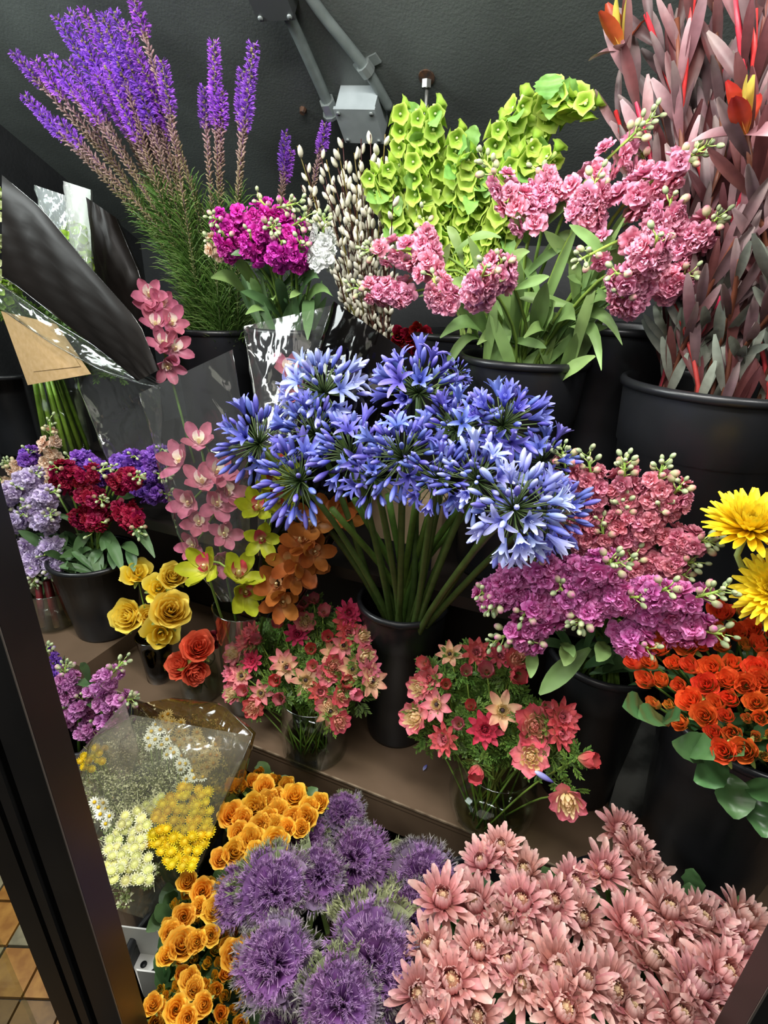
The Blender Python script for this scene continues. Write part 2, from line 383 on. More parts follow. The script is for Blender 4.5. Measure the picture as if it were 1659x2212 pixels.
ceil_box('ceiling_batten', 800, 330, .05, .32, .03, 'dark batten on the ceiling just below the junction box', 'batten', plain_mat('dark_box', '#3b3e3e', .4), False, .35)
c = PC(922, 166); th = thing('threaded_rod', c, 'threaded rod with nut hanging from a rust stained hole', 'rod')
b = MB(); b.tube([c + CN * .01, c + CN * .01 - Vector((0, 0, .16))], .0045, 8); pmesh(b, 'rod', th, [plain_mat('zinc_rod', '#a8a9a4', .3, metal=.8)])
b = MB(); b.tube([c - Vector((0, 0, .006)), c - Vector((0, 0, .022))], .012, 6); pmesh(b, 'nut', th, [plain_mat('zinc_rod', '#a8a9a4', .3, metal=.8)], False)
b = MB(); b.tube([c + CN * .004, c - CN * .003], .020, 14); pmesh(b, 'washer_plate', th, [plain_mat('rusty_plate', '#5a3a22', .7, c2='#2c2420', scale=60)], False)
c = PC(655, 236); b = MB(); b.tube([c + CN * .005, c - CN * .012], [.012, .007], 8); solo(b, 'anchor_bolt', [plain_mat('rusty_plate', '#5a3a22', .7)], 'small rusty anchor bolt left of the junction box', 'bolt')

# ------------------------------------------------------------------ containers
def bucket(base, z0, z1, rt, label, rb=None, inside=True):
    rb = rb or rt * .76; h = z1 - z0; base = Vector((base[0], base[1], z0))
    th = thing('flower_bucket', base, label, 'bucket'); T = Matrix.Translation(base)
    r = lambda f: rb + (rt - rb) * f
    b = MB(); b.lathe([(0.001, .004), (rb * .9, .003), (rb * .97, 0), (rb, .01), (r(.35), h * .35), (r(.755), h * .755), (r(.77) + .0035, h * .765), (r(.96) + .003, h * .96), (r(.97) + .003, h - .014)], 40, 0)
    part(b.mesh('bucket_body', [BLACK]), 'body', th, T)
    b = MB(); b.lathe([(rt + .001, h - .016), (rt + .007, h - .014), (rt + .009, h - .006), (rt + .006, h), (rt, h + .001), (rt - .004, h - .004), (rt - .004, h - .02)], 40)
    part(b.mesh('bucket_rim', [BLACK]), 'rim', th, T)
    b = MB(); b.lathe([(rt - .004, h - .018), (r(.5) - .004, h * .5), (rb - .004, .012), (.001, .012)], 28); part(b.mesh('bucket_liner', [BLACKIN]), 'inner_wall', th, T)
    b = MB(); b.lathe([(.001, 0), (r(.45) - .006, 0)], 24); part(b.mesh('bucket_water', [plain_mat('dark_water', '#0c0f0c', .05)]), 'water', th, T @ Matrix.Translation((0, 0, h * .45)))
    return th
def glass_vase(base, z0, prof, label, fill=.5, cat='vase', name='glass_vase', gm=None, wm=None):
    """prof: list of (radius, height) of the outside, bottom to top"""
    base = Vector((base[0], base[1], z0)); th = thing(name, base, label, cat); T = Matrix.Translation(base); w = .003
    b = MB(); o = [(0.001, 0)] + prof; inn = [(max(.001, r - w), z if i else .008) for i, (r, z) in enumerate(prof)]
    rt, zt = prof[-1]
    b.lathe(o + [(rt + .001, zt + .001), (rt - w, zt)] + inn[::-1][1:] + [(.001, .008)], 36); part(b.mesh('vase_glass', [gm or GLASS]), 'glass_body', th, T)
    b = MB(); b.tube([Vector((cos(a) * (rt - w / 2), sin(a) * (rt - w / 2), zt)) for a in [2 * pi * k / 36 for k in range(37)]], .0017, 6, cap=False); part(b.mesh('vase_lip', [clear_mat('lip_glass', '#dfe8e2', .12, .9, .05)]), 'lip', th, T)
    zf = zt * fill; W = [(r - w - .0005, z) for r, z in inn if z < zf]
    if W:
        # interpolate the radius at the water line
        rr = W[-1][0]
        for (r0, a0), (r1, a1) in zip(inn, inn[1:]):
            if a0 <= zf <= a1: rr = r0 + (r1 - r0) * (zf - a0) / (a1 - a0) - .0005
        b = MB(); b.lathe([(.001, .009)] + W[0:] + [(rr, zf), (.001, zf)], 32); part(b.mesh('vase_water', [wm or WATER]), 'water', th, T)
    return th
T2 = TZ
def rimb(px, py, v, rt, label, z0=None):
    c = PV(px, py, v); z0 = T2 if z0 is None else z0
    bucket((c.x, c.y), z0, c.z, rt, label); return c
B1 = rimb(468, 706, 1.33, .125, 'black bucket of purple liatris at the left of the top shelf')
B2 = rimb(628, 706, 1.22, .105, 'black bucket of magenta stock behind a clear sleeve')
BW = rimb(800, 770, 1.42, .11, 'black bucket holding the pussy willow branches')
B3 = rimb(985, 716, 1.38, .115, 'black bucket half hidden behind the front pink stock bucket')
B4 = rimb(1132, 768, 1.20, .130, 'black bucket of pink stock in the centre of the top shelf')
B5 = rimb(1335, 702, 1.33, .135, 'tall black bucket right of the centre pink stock bucket')
B6 = rimb(1552, 826, 1.13, .155, 'large black bucket of leucadendron at the right edge of the top shelf')
B6.z -= 0
def shelfb(px, py, py_top, z0, rt, label, dv=0):
    g = PZ(px, py, z0) + VD * dv; zt = zat((g.x, g.y), py_top); bucket((g.x, g.y), z0, zt, rt, label); return Vector((g.x, g.y, zt))
BA = shelfb(856, 1568, 1290, SZ, .103, 'black bucket of blue agapanthus on the middle shelf')
BM = shelfb(1235, 1720, 1400, SZ, .115, 'black bucket of fuchsia and rose stock on the middle shelf', .05)
BO = shelfb(1500, 1880, 1540, SZ, .145, 'large black bucket of orange roses at the right', .02)
BL = shelfb(235, 1352, 1195, PZt, .120, 'black bucket of crimson stock on the raised left platform')
BK = rimb(20, 800, 1.30, .12, 'black bucket at the far left edge beside the green stems')
# far right low bucket for the yellow disbud mums
BY = PV(1720, 1330, .98); bucket((BY.x, BY.y), SZ, BY.z, .09, 'black bucket of yellow mums at the right edge behind the roses')
# floor tier buckets below the front flowers
FB = {}
for k, (px, py, z, r, lb) in dict(mum1=(1060, 2060, .52, .17, 'black floor bucket under the left pink chrysanthemums'), mum2=(1380, 2040, .52, .16, 'black floor bucket under the right pink chrysanthemums'),
        kale=(690, 2020, .47, .17, 'black floor bucket under the purple kale'), mus1=(590, 1800, .50, .10, 'black floor bucket under the upper mustard roses'), mus2=(430, 2060, .47, .13, 'black floor bucket under the lower mustard roses'),
        btn=(330, 1760, .47, .15, 'black floor bucket under the wrapped button flowers'), lil=(190, 1560, .52, .10, 'black floor bucket of lilac stock at lower left')).items():
    g = PZ(px, py, z); bucket((g.x, g.y), 0.0, z, r, lb, r * .8); FB[k] = Vector((g.x, g.y, z))

def onshelf(px, py, dv, z=SZ): return PZ(px, py, z) + VD * dv
def vz(base, *rows): return [zat((base.x, base.y), y) - base.z for y in rows]
# tumbler with yellow roses
V1 = onshelf(347, 1462, .0); h, = vz(V1, 1372); SMOKE = clear_mat('smoked_glass', '#8d8784', .03, .7, .03)
glass_vase(V1, SZ, [(.036, 0), (.039, h * .3), (.046, h * .8), (.05, h)], 'smoky glass tumbler of yellow roses on the middle shelf', .6, gm=SMOKE)
V2 = onshelf(437, 1497, .0); h, = vz(V2, 1425)
glass_vase(V2, SZ, [(.050, 0), (.055, .01), (.055, h * .6), (.049, h * .85), (.046, h)], 'small round glass vase of coral ranunculus', .7)
V3 = onshelf(545, 1515, .0); h3, = vz(V3, 1305)
glass_vase(V3, SZ, [(.064, 0), (.068, .008), (.073, h3 * .5), (.079, h3)], 'tall clear glass cylinder holding the sleeved orchids', .35)
V4 = onshelf(681, 1612, .0); h4, = vz(V4, 1495)
glass_vase(V4, SZ, [(.078, 0), (.082, .006), (.083, h4 * .5), (.083, h4)], 'clear glass cylinder vase of pink anemones, left one', .72)
V5 = onshelf(1056, 1768, .0); h5, = vz(V5, 1650)
glass_vase(V5, SZ, [(.045, 0), (.066, .012), (.091, h5 * .28), (.096, h5 * .5), (.087, h5 * .75), (.070, h5 * .93), (.072, h5)], 'round bellied glass vase of coral anemones at the shelf edge', .62)
V6 = onshelf(112, 1352, .02, PZt); h, = vz(V6, 1270)
glass_vase(V6, PZt, [(.062, 0), (.066, .01), (.066, h)], 'low glass vase of red stems on the left platform', .6)
for k in range(6):
    a = k * 1.05; b = MB(); p = V6 + Vector((cos(a) * .045, sin(a) * .045, .012)); th = thing('cut_flower_stalk', p, 'short reddish cut stem standing in the low glass vase', 'stem', 'red stems in the low left vase', reg='redstems', pt=p + Vector((0, 0, .05)))
    b.tube([p, p + Vector((-cos(a) * .02, -sin(a) * .02, h * 1.2))], .009, 7); pmesh(b, 'stem', th, [petal_mat('red_stem', [(0, '#c0a080'), (.3, '#7a2a26'), (1, '#4a1614')], .4, 0)])
V7 = PV(150, 985, 1.16); V7z = V7.z; z7 = zat((V7.x, V7.y), 812)
glass_vase(V7, V7z, [(.072, 0), (.076, .008), (.082, (z7 - V7z))], 'tall glass vase of bright green stems at upper left', .8)
b = MB(); b.box(V7 - UD * .12 - VD * .11 + Vector((0, 0, TZ + .001 - V7z)), UD * .24, VD * .2, Vector((0, 0, V7z - TZ - .003))); solo(b, 'wooden_riser', [plain_mat('dark_laminate', '#211c19', .4)], 'dark riser block under the tall vase of green stems', 'block')

# ------------------------------------------------------------------ stems and leaves
def stem_part(th, pts, r0, r1, mat, n=8, seg=6, name='stem', extra=None):
    C = catmull(pts, n); b = MB(); b.tube(C, [r0 + (r1 - r0) * i / n for i in range(n + 1)], seg)
    pmesh(b, name, th, [mat]); return C
def strap_leaf(th, p0, p1, wd, sag, mat, par=None, fold=.25, p=1.25, name='leaf', up=None, n=8, ser=0, label=None):
    p0, p1 = Vector(p0), Vector(p1); d = p1 - p0; u = up or Vector((0, 0, 1)); b = MB(); g = []; ts = []
    view = to_cam((p0 + p1) / 2); sd = d.cross(view + u * .4 + rdir() * .35).normalized(); nn = sd.cross(d).normalized()
    for i in range(n + 1):
        f = i / n; c = p0 + d * f + u * sag * 4 * f * (1 - f) * d.length; w = wd * .5 * max(.12 * (1 - f), sin(pi * min(.985, .03 + .95 * f ** p)) ** .75)
        if ser: w *= 1 + ser * (1 if i % 2 else -1)
        g.append([c + sd * w * x + nn * fold * w * (abs(x)) + nn * .0015 * sin(5 * f * 3 + x) for x in (-1, -.5, 0, .5, 1)]); ts.append([f] * 5)
    b.grid(g, 0, ts); return pmesh(b, name, th, [mat], label=label)

# ------------------------------------------------------------------ flower prototypes (meshes)
def variants(fn, n=3): return [fn() for _ in range(n)]
def stock_floret_mesh(name, mat):
    def f():
        b = MB()
        for (n, e, L_, W_, z) in ((5, 8, .021, .019, 0), (5, 34, .018, .017, .002), (4, 60, .014, .014, .003), (3, 78, .010, .010, .004)):
            o = U_(0, 6)
            for k in range(n): b.petal(o + 2 * pi * k / n + U_(-.2, .2), .001, e + U_(-12, 12), U_(-25, 10), L_, W_, U_(-.2, .35), 0, 4, 2, 1.7, .6, .0022, z0=z, t0=.0, t1=1)
        b.petal(0, .0, -60, 0, .008, .006, .5, 1, 2, 1, 1, .6); b.petal(3, .0, -60, 0, .008, .006, .5, 1, 2, 1, 1, .6)
        return b.mesh(name, [mat, LEAF])
    return variants(f, 4)
def bud_mesh(name, mat, L_=.010, r=.0042, ped=.014):
    b = MB(); b.tube([(0, 0, -ped), (0, .001, -ped * .5), (0, 0, 0)], .0011, 5, 1, True); b.ball(Matrix.Translation((0, 0, L_ * .5)), r, r, L_ * .6, 7, 5, 0); return b.mesh(name, [mat, STEML])
SC = {}
def stock_colour(key, c0, c1, c2):
    m = petal_mat('stock_' + key, [(0, c0), (.45, c1), (1, c2)], .55, .28, .14, .012, noise=.12)
    bm = petal_mat('stock_bud_' + key, [(0, '#8fa070'), (.45, '#c9cf9a'), (1, c1)], .55, .15, .12)
    gb = petal_mat('stock_bud_green', [(0, '#7d9068'), (.6, '#a9b98c'), (1, '#d2d8a8')], .6, .15, .14)
    SC[key] = (stock_floret_mesh('stock_floret', m), bud_mesh('stock_bud_coloured', bm, .013, .006, .016), bud_mesh('stock_bud_green', gb))
stock_colour('pink', '#b24a6c', '#d67a98', '#ecaac2')
stock_colour('rose', '#a83e54', '#d06c84', '#e89cae')
stock_colour('fuchsia', '#b03a80', '#cf5ca6', '#e290ca')
stock_colour('magenta', '#900a6c', '#c4149a', '#dc48bc')
stock_colour('crimson', '#5c0620', '#8e0c36', '#a81c48')
stock_colour('purple', '#5a2a92', '#7d44bb', '#9c6ad2')
stock_colour('lavender', '#a894c0', '#c3aed8', '#dccdea')
stock_colour('peach', '#c89a78', '#e2bd9e', '#efd8c2')
stock_colour('white', '#c8ccc8', '#e2e6e2', '#f4f6f4')
stock_colour('lilac', '#a24a94', '#c873bb', '#dc9ad2')
def stock(colr, a, bt, root, va, vb, lbl, reg, grp, n=12, nb=9, fr=.9, leaves=2, rr=.020, lm=None, rootj=.05, tipx=.0):
    pa, pb = PV(a[0], a[1], va), PV(bt[0], bt[1], vb); ax = (pb - pa); Ln = ax.length; axn = ax.normalized()
    rt = root + UD * U_(-rootj, rootj) + VD * U_(-rootj, rootj) - Vector((0, 0, .12))
    mouth = root.lerp(pa, .12) + UD * U_(-.02, .02); mouth.z = max(mouth.z, root.z + .005)
    th = thing('stock_flower', rt, lbl, 'flower', grp, reg, (pa + pb) / 2)
    mid = mouth.lerp(pa, .55) + Vector((0, 0, .03 + .1 * abs(pa.x - mouth.x)))
    C = stem_part(th, [rt, mouth, mid, pa, pb], .0042, .0022, STEM, 14, 6)
    fl, cb, gb = SC[colr]
    for i in range(n):
        s = -.18 + .92 * (i + .5) / n; a_ = i * 2.4 + U_(-.4, .4); base = pa + ax * s
        rad = (frame(axn, (0, 0, 0), a_).to_3x3() @ Vector((1, 0, 0))); rad = (rad + to_cam(base) * .45).normalized()
        d = (rad + axn * .25 + rdir() * .25).normalized(); k = fr * U_(.85, 1.15) * (1 - .25 * max(0, s))
        part(random.choice(fl), 'floret', th, frame(d, base + rad * rr * (1 - .35 * max(0, s))) @ Matrix.Scale(k, 4))
    for i in range(nb):
        s = .68 + .36 * i / max(1, nb - 1); a_ = i * 2.4; base = pa + ax * s; rad = frame(axn, (0, 0, 0), a_).to_3x3() @ Vector((1, 0, 0))
        d = (rad * (1.15 - s * .7) + axn * .55).normalized(); k = U_(.9, 1.25) * (1.1 - .3 * (i / nb))
        part(cb if i < nb * .3 else gb, 'bud', th, frame(d, base + d * .014 * k) @ Matrix.Scale(k * (.85 if i < nb * .3 else 1.0), 4))
    lm = lm or LEAF
    for i in range(leaves):
        j = int(len(C) * U_(.28, .62)); p = C[j]; d = (UD * U_(-1, 1) + to_cam(p) * U_(0, .7) + Vector((0, 0, U_(-.1, .9)))).normalized()
        strap_leaf(th, p, p + d * U_(.07, .12), U_(.016, .024), U_(.0, .2), lm)
    return th

# ------------------------------------------------------------------ pink stock, top shelf centre
G = 'pink stock stems in the centre of the top shelf'; LB = 'pink stock stem in the centre top bucket'
for a, b_, va, vb, n, nb in [((925, 575), (915, 470), 1.08, 1.1, 13, 4), ((900, 545), (790, 540), 1.1, 1.08, 9, 10), ((865, 635), (765, 622), 1.12, 1.08, 12, 7), ((1030, 640), (1050, 575), 1.0, .93, 14, 3), ((1075, 600), (1085, 560), 1.02, .98, 10, 3),
        ((960, 650), (935, 600), 1.05, 1.03, 12, 3), ((1140, 470), (1045, 345), 1.1, 1.08, 13, 10), ((1185, 430), (1165, 370), 1.12, 1.12, 12, 3), ((1265, 460), (1290, 385), 1.08, 1.05, 14, 4), ((1250, 410), (1405, 255), 1.12, 1.1, 9, 12),
        ((1360, 430), (1525, 315), 1.1, 1.05, 13, 12), ((1400, 400), (1385, 330), 1.15, 1.14, 8, 5), ((1430, 490), (1450, 430), 1.08, 1.05, 14, 3), ((1470, 540), (1550, 470), 1.1, 1.06, 13, 9), ((1400, 560), (1420, 510), 1.02, .98, 14, 3),
        ((1370, 610), (1330, 590), 1.05, 1.0, 13, 3), ((1440, 620), (1490, 590), 1.1, 1.07, 13, 4), ((1360, 650), (1340, 640), 1.08, 1.02, 10, 2), ((1340, 520), (1255, 560), 1.1, 1.0, 3, 9)]:
    stock('pink', a, b_, B4 if a[0] < 1330 else B4 + UD * .03, va, vb, LB, 'pinktop', G, n, nb, 1.0, 2)
th = thing('leafy_foliage', B4 - Vector((0, 0, .1)), 'pale green leaves spilling over the rim of the centre bucket', 'foliage')
for p0, p1, w, s in [((1060, 740), (990, 650), .028, .1), ((1040, 750), (905, 640), .022, .25), ((1080, 745), (1010, 510), .03, .05), ((1150, 740), (1180, 610), .034, .0), ((1165, 735), (1200, 650), .036, .1), ((1200, 740), (1345, 745), .022, .35),
        ((1210, 735), (1320, 650), .03, .25), ((1110, 745), (1120, 560), .03, 0), ((1230, 740), (1300, 800), .022, .4), ((1050, 750), (940, 850), .02, .4), ((1200, 730), (1300, 610), .026, .1), ((1250, 740), (1400, 640), .024, .3), ((1090, 750), (1030, 745), .026, .3),
        ((1180, 745), (1245, 690), .034, .2), ((1120, 740), (1075, 600), .026, .0), ((1140, 745), (1250, 480), .018, .0), ((1200, 745), (1350, 470), .016, 0), ((1060, 740), (950, 730), .03, .3)]:
    strap_leaf(th, PV(p0[0], p0[1], 1.18), PV(p1[0], p1[1], 1.02 + .1 * RN()), w, s, LEAF)
for i in range(26):
    p0 = B4 + UD * U_(-.08, .1) + VD * U_(-.08, .06) - Vector((0, 0, .06)); d = (UD * U_(-.8, 1.2) - VD * U_(-.3, .6) + Vector((0, 0, U_(.5, 1.6)))).normalized()
    strap_leaf(th, p0, p0 + d * U_(.12, .22), U_(.018, .03), U_(0, .15), LEAF)

# ------------------------------------------------------------------ magenta stock etc.
G = 'magenta stock stems behind the clear sleeve'; LB = 'magenta stock stem in the left top bucket'
for a, b_, n, nb in [((500, 540), (480, 500), 13, 3), ((550, 550), (540, 500), 14, 3), ((600, 560), (610, 520), 14, 3), ((640, 560), (650, 520), 10, 3), ((530, 470), (640, 440), 9, 12), ((590, 520), (660, 470), 9, 9), ((560, 500), (590, 490), 10, 12), ((620, 500), (560, 430), 11, 4), ((500, 490), (460, 470), 8, 6)]:
    stock('magenta', a, b_, B2, 1.12, 1.06, LB, 'magenta', G, n, nb, .92, 2, lm=LEAFD)
stock('white', (692, 560), (700, 470), B2 + UD * .03, 1.12, 1.12, 'white stock stem beside the pussy willow', None, None, 13, 10, .9, 1)
stock('peach', (480, 545), (455, 520), B2, 1.14, 1.1, 'pale pink stock stem left of the magenta stock', None, None, 7, 3, .8, 1)
th = thing('leafy_foliage', B2 - Vector((0, 0, .1)), 'long grey green leaves under the magenta stock', 'foliage')
for p0, p1, w, s in [((540, 650), (455, 600), .03, .2), ((560, 650), (495, 540), .024, .1), ((600, 700), (530, 680), .02, .2), ((620, 700), (600, 600), .026, .1), ((670, 650), (665, 735), .03, .2), ((640, 690), (690, 600), .026, .2), ((570, 690), (540, 600), .024, .1), ((650, 690), (720, 640), .02, .2), ((610, 690), (520, 630), .024, .1)]:
    strap_leaf(th, PV(p0[0], p0[1], 1.2), PV(p1[0], p1[1], 1.08), w, s, LEAFD if RN() < .4 else LEAF)
for i in range(14):
    p0 = B2 + UD * U_(-.07, .07) + VD * U_(-.07, .03) - Vector((0, 0, .05)); d = (UD * U_(-.6, .6) + Vector((0, 0, 1)) - VD * U_(-.2, .3)).normalized()
    strap_leaf(th, p0, p0 + d * U_(.12, .2), U_(.012, .022), .05, LEAFD)

# ------------------------------------------------------------------ middle shelf stock
G = 'rose pink stock stems on the middle shelf'; LB = 'rose pink stock stem in the right bucket'
for a, b_, n, nb in [((1235, 1080), (1215, 975), 10, 12), ((1290, 1100), (1270, 985), 12, 9), ((1345, 1090), (1350, 1000), 12, 12), ((1400, 1100), (1432, 1005), 13, 9), ((1450, 1170), (1530, 1170), 13, 9), ((1340, 1170), (1345, 1085), 14, 12),
        ((1400, 1220), (1500, 1215), 15, 6), ((1270, 1170), (1240, 1085), 14, 10), ((1310, 1220), (1300, 1130), 14, 8), ((1440, 1090), (1470, 1050), 12, 5), ((1380, 1160), (1430, 1090), 14, 7), ((1440, 1260), (1480, 1240), 13, 4), ((1240, 1150), (1210, 1080), 12, 4), ((1350, 1250), (1370, 1200), 12, 4)]:
    stock('rose', a, b_, BM, .93, .90, LB, 'rose', G, n, nb, .88, 1, lm=LEAFD)
G = 'fuchsia stock stems on the middle shelf'; LB = 'fuchsia stock stem in the right bucket'
for a, b_, n, nb in [((1110, 1250), (1060, 1310), 12, 9), ((1200, 1320), (1070, 1385), 12, 11), ((1180, 1240), (1150, 1200), 12, 4), ((1230, 1240), (1340, 1215), 14, 9), ((1240, 1300), (1210, 1270), 12, 4), ((1290, 1290), (1250, 1345), 13, 10), ((1310, 1290), (1380, 1290), 14, 5),
        ((1390, 1320), (1560, 1275), 14, 13), ((1350, 1370), (1400, 1400), 13, 4), ((1440, 1350), (1560, 1370), 12, 6), ((1160, 1300), (1130, 1330), 12, 4), ((1140, 1370), (1150, 1390), 6, 2), ((1300, 1250), (1320, 1210), 12, 4), ((1070, 1290), (1040, 1280), 6, 4), ((1400, 1290), (1440, 1270), 11, 4)]:
    stock('fuchsia', a, b_, BM + Vector((0, 0, .02)), .84, .80, LB, 'fuchsia', G, n, nb, 1.0, 1, lm=LEAFD)
th = thing('leafy_foliage', BM - Vector((0, 0, .1)), 'broad strap leaves hanging below the fuchsia stock', 'foliage')
for p0, p1, w, s in [((1275, 1400), (1165, 1500), .036, .05), ((1150, 1390), (1146, 1465), .024, .05), ((1230, 1390), (1220, 1440), .03, .1), ((1310, 1390), (1290, 1430), .03, .1), ((1210, 1390), (1240, 1420), .02, .1)]:
    strap_leaf(th, PV(p0[0], p0[1], .86), PV(p1[0], p1[1], .80), w, s, LEAF)
for i in range(22):
    p0 = BM + UD * U_(-.08, .08) + VD * U_(-.07, .05) - Vector((0, 0, .03)); d = (UD * U_(-1.2, 1.2) - VD * U_(-.1, .9) + Vector((0, 0, U_(.2, 1)))).normalized()
    strap_leaf(th, p0, p0 + d * U_(.08, .16), U_(.018, .03), .1, LEAFD)

# ------------------------------------------------------------------ left stock
def gl(colr, word, lst, root, va, vb, leaves=1, fr=1.12, lbl=None):
    for a, b_, n, nb in lst:
        stock(colr, a, b_, root, va, vb, lbl or ('%s stock stem at the left edge' % word), 'l' + colr, '%s stock stems at the left' % word, n, nb, fr, leaves, lm=LEAFD)
BLr = BL
gl('purple', 'purple', [((190, 1000), (150, 990), 12, 3), ((215, 1030), (205, 1000), 10, 3), ((290, 1010), (360, 1030), 14, 10), ((330, 1000), (350, 970), 10, 3), ((310, 1060), (370, 1070), 11, 7), ((70, 1000), (60, 970), 9, 3), ((270, 1000), (290, 985), 9, 3)], BLr, 1.05, 1.0)
gl('crimson', 'crimson', [((140, 1040), (240, 1010), 13, 10), ((190, 1070), (220, 1080), 13, 9), ((180, 1120), (230, 1130), 16, 2), ((220, 1100), (200, 1150), 15, 2), ((260, 1040), (300, 1030), 13, 9), ((270, 1100), (300, 1150), 12, 9), ((150, 1020), (120, 1010), 8, 3)], BLr, .97, .93)
LR = PV(30, 1250, .95)
gl('peach', 'peach', [((110, 1010), (108, 910), 12, 9), ((60, 1030), (15, 1000), 12, 10), ((100, 1050), (140, 1010), 9, 8), ((30, 1060), (0, 1040), 10, 3)], LR, 1.05, 1.02)
gl('lavender', 'lavender', [((20, 1070), (40, 1050), 13, 3), ((80, 1080), (120, 1060), 13, 4), ((30, 1130), (50, 1110), 14, 3), ((95, 1130), (110, 1110), 13, 9), ((70, 1180), (75, 1260), 13, 11), ((20, 1180), (35, 1210), 12, 3), ((110, 1180), (95, 1200), 10, 2), ((60, 1040), (80, 1020), 10, 4), ((100, 1090), (60, 1090), 12, 3), ((50, 1210), (60, 1230), 12, 4), ((120, 1210), (110, 1240), 9, 6), ((0, 1120), (10, 1100), 12, 3)], LR, .92, .88)
th = thing('leafy_foliage', BL - Vector((0, 0, .1)), 'drooping dark green leaves below the crimson stock', 'foliage')
for p0, p1, w, s in [((225, 1140), (265, 1235), .034, .1), ((265, 1130), (335, 1205), .03, .2), ((180, 1160), (200, 1275), .03, .1), ((150, 1170), (160, 1250), .03, .1), ((110, 1180), (85, 1300), .034, .05), ((290, 1120), (300, 1165), .026, .2), ((240, 1150), (220, 1190), .03, .1), ((140, 1150), (130, 1195), .036, .1), ((200, 1150), (160, 1200), .03, .2), ((210, 1180), (215, 1245), .036, .1), ((190, 1190), (175, 1240), .034, .1), ((250, 1175), (245, 1230), .034, .1), ((280, 1170), (290, 1235), .03, .1), ((160, 1180), (130, 1260), .034, .1), ((225, 1185), (190, 1225), .03, .1), ((260, 1180), (300, 1200), .03, .1)]:
    strap_leaf(th, PV(p0[0], p0[1], .98), PV(p1[0], p1[1], .92), w, s, LEAFD)
for i in range(22):
    p0 = BL + UD * U_(-.1, .1) + VD * U_(-.08, .05) - Vector((0, 0, .02)); d = (UD * U_(-1.1, 1.1) - VD * U_(-.1, .9) + Vector((0, 0, U_(0, 1)))).normalized()
    strap_leaf(th, p0, p0 + d * U_(.08, .15), U_(.018, .03), .1, LEAFD)
gl('lilac', 'lilac', [((150, 1490), (140, 1440), 13, 10), ((210, 1490), (265, 1430), 11, 9), ((170, 1540), (180, 1500), 14, 5), ((230, 1520), (285, 1510), 10, 9), ((140, 1560), (150, 1530), 13, 3), ((190, 1580), (210, 1560), 12, 3), ((235, 1560), (260, 1540), 9, 3)], FB['lil'] + Vector((0, 0, .06)), .66, .66, 1, .85, 'lilac pink stock stem low at the left')
gl('purple', 'purple', [((110, 1450), (100, 1400), 13, 9), ((120, 1480), (140, 1440), 11, 3)], FB['lil'] + Vector((0, 0, .06)), .70, .70, 1, .85, 'purple stock stem low behind the door post')

# ------------------------------------------------------------------ agapanthus
AG = petal_mat('agapanthus_blue', [(0, '#2f3270'), (.35, '#5054b0'), (.75, '#7478d0'), (1, '#9498e2')], .5, .2, .2, .018, noise=.14)
AGL = petal_mat('agapanthus_pale', [(0, '#5860b8'), (.3, '#8a93dc'), (.7, '#b0b8ee'), (1, '#cdd4fa')], .5, .25, .14, .018, noise=.12)
AGS = petal_mat('agapanthus_pedicel', [(0, '#33481f'), (1, '#4e5e35')], .5, 0, .1)
def ag_bud(mat, L_, r):
    b = MB(); b.tube([(0, 0, -.05), (.0015, 0, -.025), (0, 0, 0)], .0010, 5, 1); n = 7
    b.lathe([(.0012 + r * sin(pi * (i / n) ** 1.25) ** .8, L_ * i / n) for i in range(n + 1)], 7, 0, close=True); return b.mesh('agapanthus_bud', [mat, AGS])
def ag_open(mat, flare):
    b = MB(); b.tube([(0, 0, -.045), (.0015, 0, -.02), (0, 0, 0)], .0010, 5, 1)
    for k in range(6): b.petal(k * pi / 3 + U_(-.08, .08), .0015, 84, -flare, .036, .0088, .35, 0, 6, 2, 1.2, .55, .0004, t0=.15, t1=1)
    for k in range(5): b.tube([(0, 0, .012), (.002 * cos(k * 1.26), .002 * sin(k * 1.26), .028)], .0004, 4, 0)
    return b.mesh('agapanthus_open_floret', [mat, AGS])
AB = [[ag_bud(m_, l, r) for l, r in ((.033, .0034), (.028, .0030), (.022, .0026))] for m_ in (AG, AGL)]
AO = [[ag_open(m_, f) for f in (22, 42, 88)] for m_ in (AG, AGL)]
def umbel(px, py, rp, v, pale, nopen, nbud, lean=(0, 0), lbl=''):
    c = PV(px, py, v); R = rp * 1.08 / FPX * depth(c); rt = BA - UD * (c.x - BA.x) * .08 + UD * U_(-.03, .03) + VD * U_(-.03, .03) - Vector((0, 0, .24))
    sd = (c - BA).normalized(); th = thing('agapanthus', rt, lbl, 'flower', 'agapanthus stems in the middle bucket', 'agap', c)
    mouth = BA + Vector(((c.x - BA.x) * .24, (c.y - BA.y) * .3, 0)) + UD * U_(-.02, .02)
    C = stem_part(th, [rt, mouth, mouth.lerp(c, .6) + Vector((0, 0, .02)), c], .0085, .0058, petal_mat('agapanthus_stalk', [(0, '#33421c'), (1, '#4e6430')], .4, 0, .12), 10, 8)
    ax = (sd * .8 + Vector((lean[0], 0, lean[1])) + to_cam(c) * .15).normalized(); nopen, nbud = int(nopen * 1.15), int(nbud * 1.45); n = nopen + nbud; ga = 2.39996; F_ = frame(ax, c, 0).to_3x3()
    order = list(range(n)); random.shuffle(order); op = set(order[:nopen])
    for i in range(n):
        ct = 1 - 1.45 * (i + .5) / n; st = sqrt(max(0, 1 - ct * ct)); a = i * ga + U_(-.2, .2); d = (F_ @ Vector((st * cos(a), st * sin(a), ct)) + rdir() * .12).normalized()
        k = R / .084 * U_(.86, 1.1); me = random.choice(AO[pale]) if i in op else random.choice(AB[pale if RN() < .7 else 0])
        part(me, 'open_floret' if i in op else 'floret_bud', th, frame(d, c + d * .05 * k) @ Matrix.Scale(k, 4))
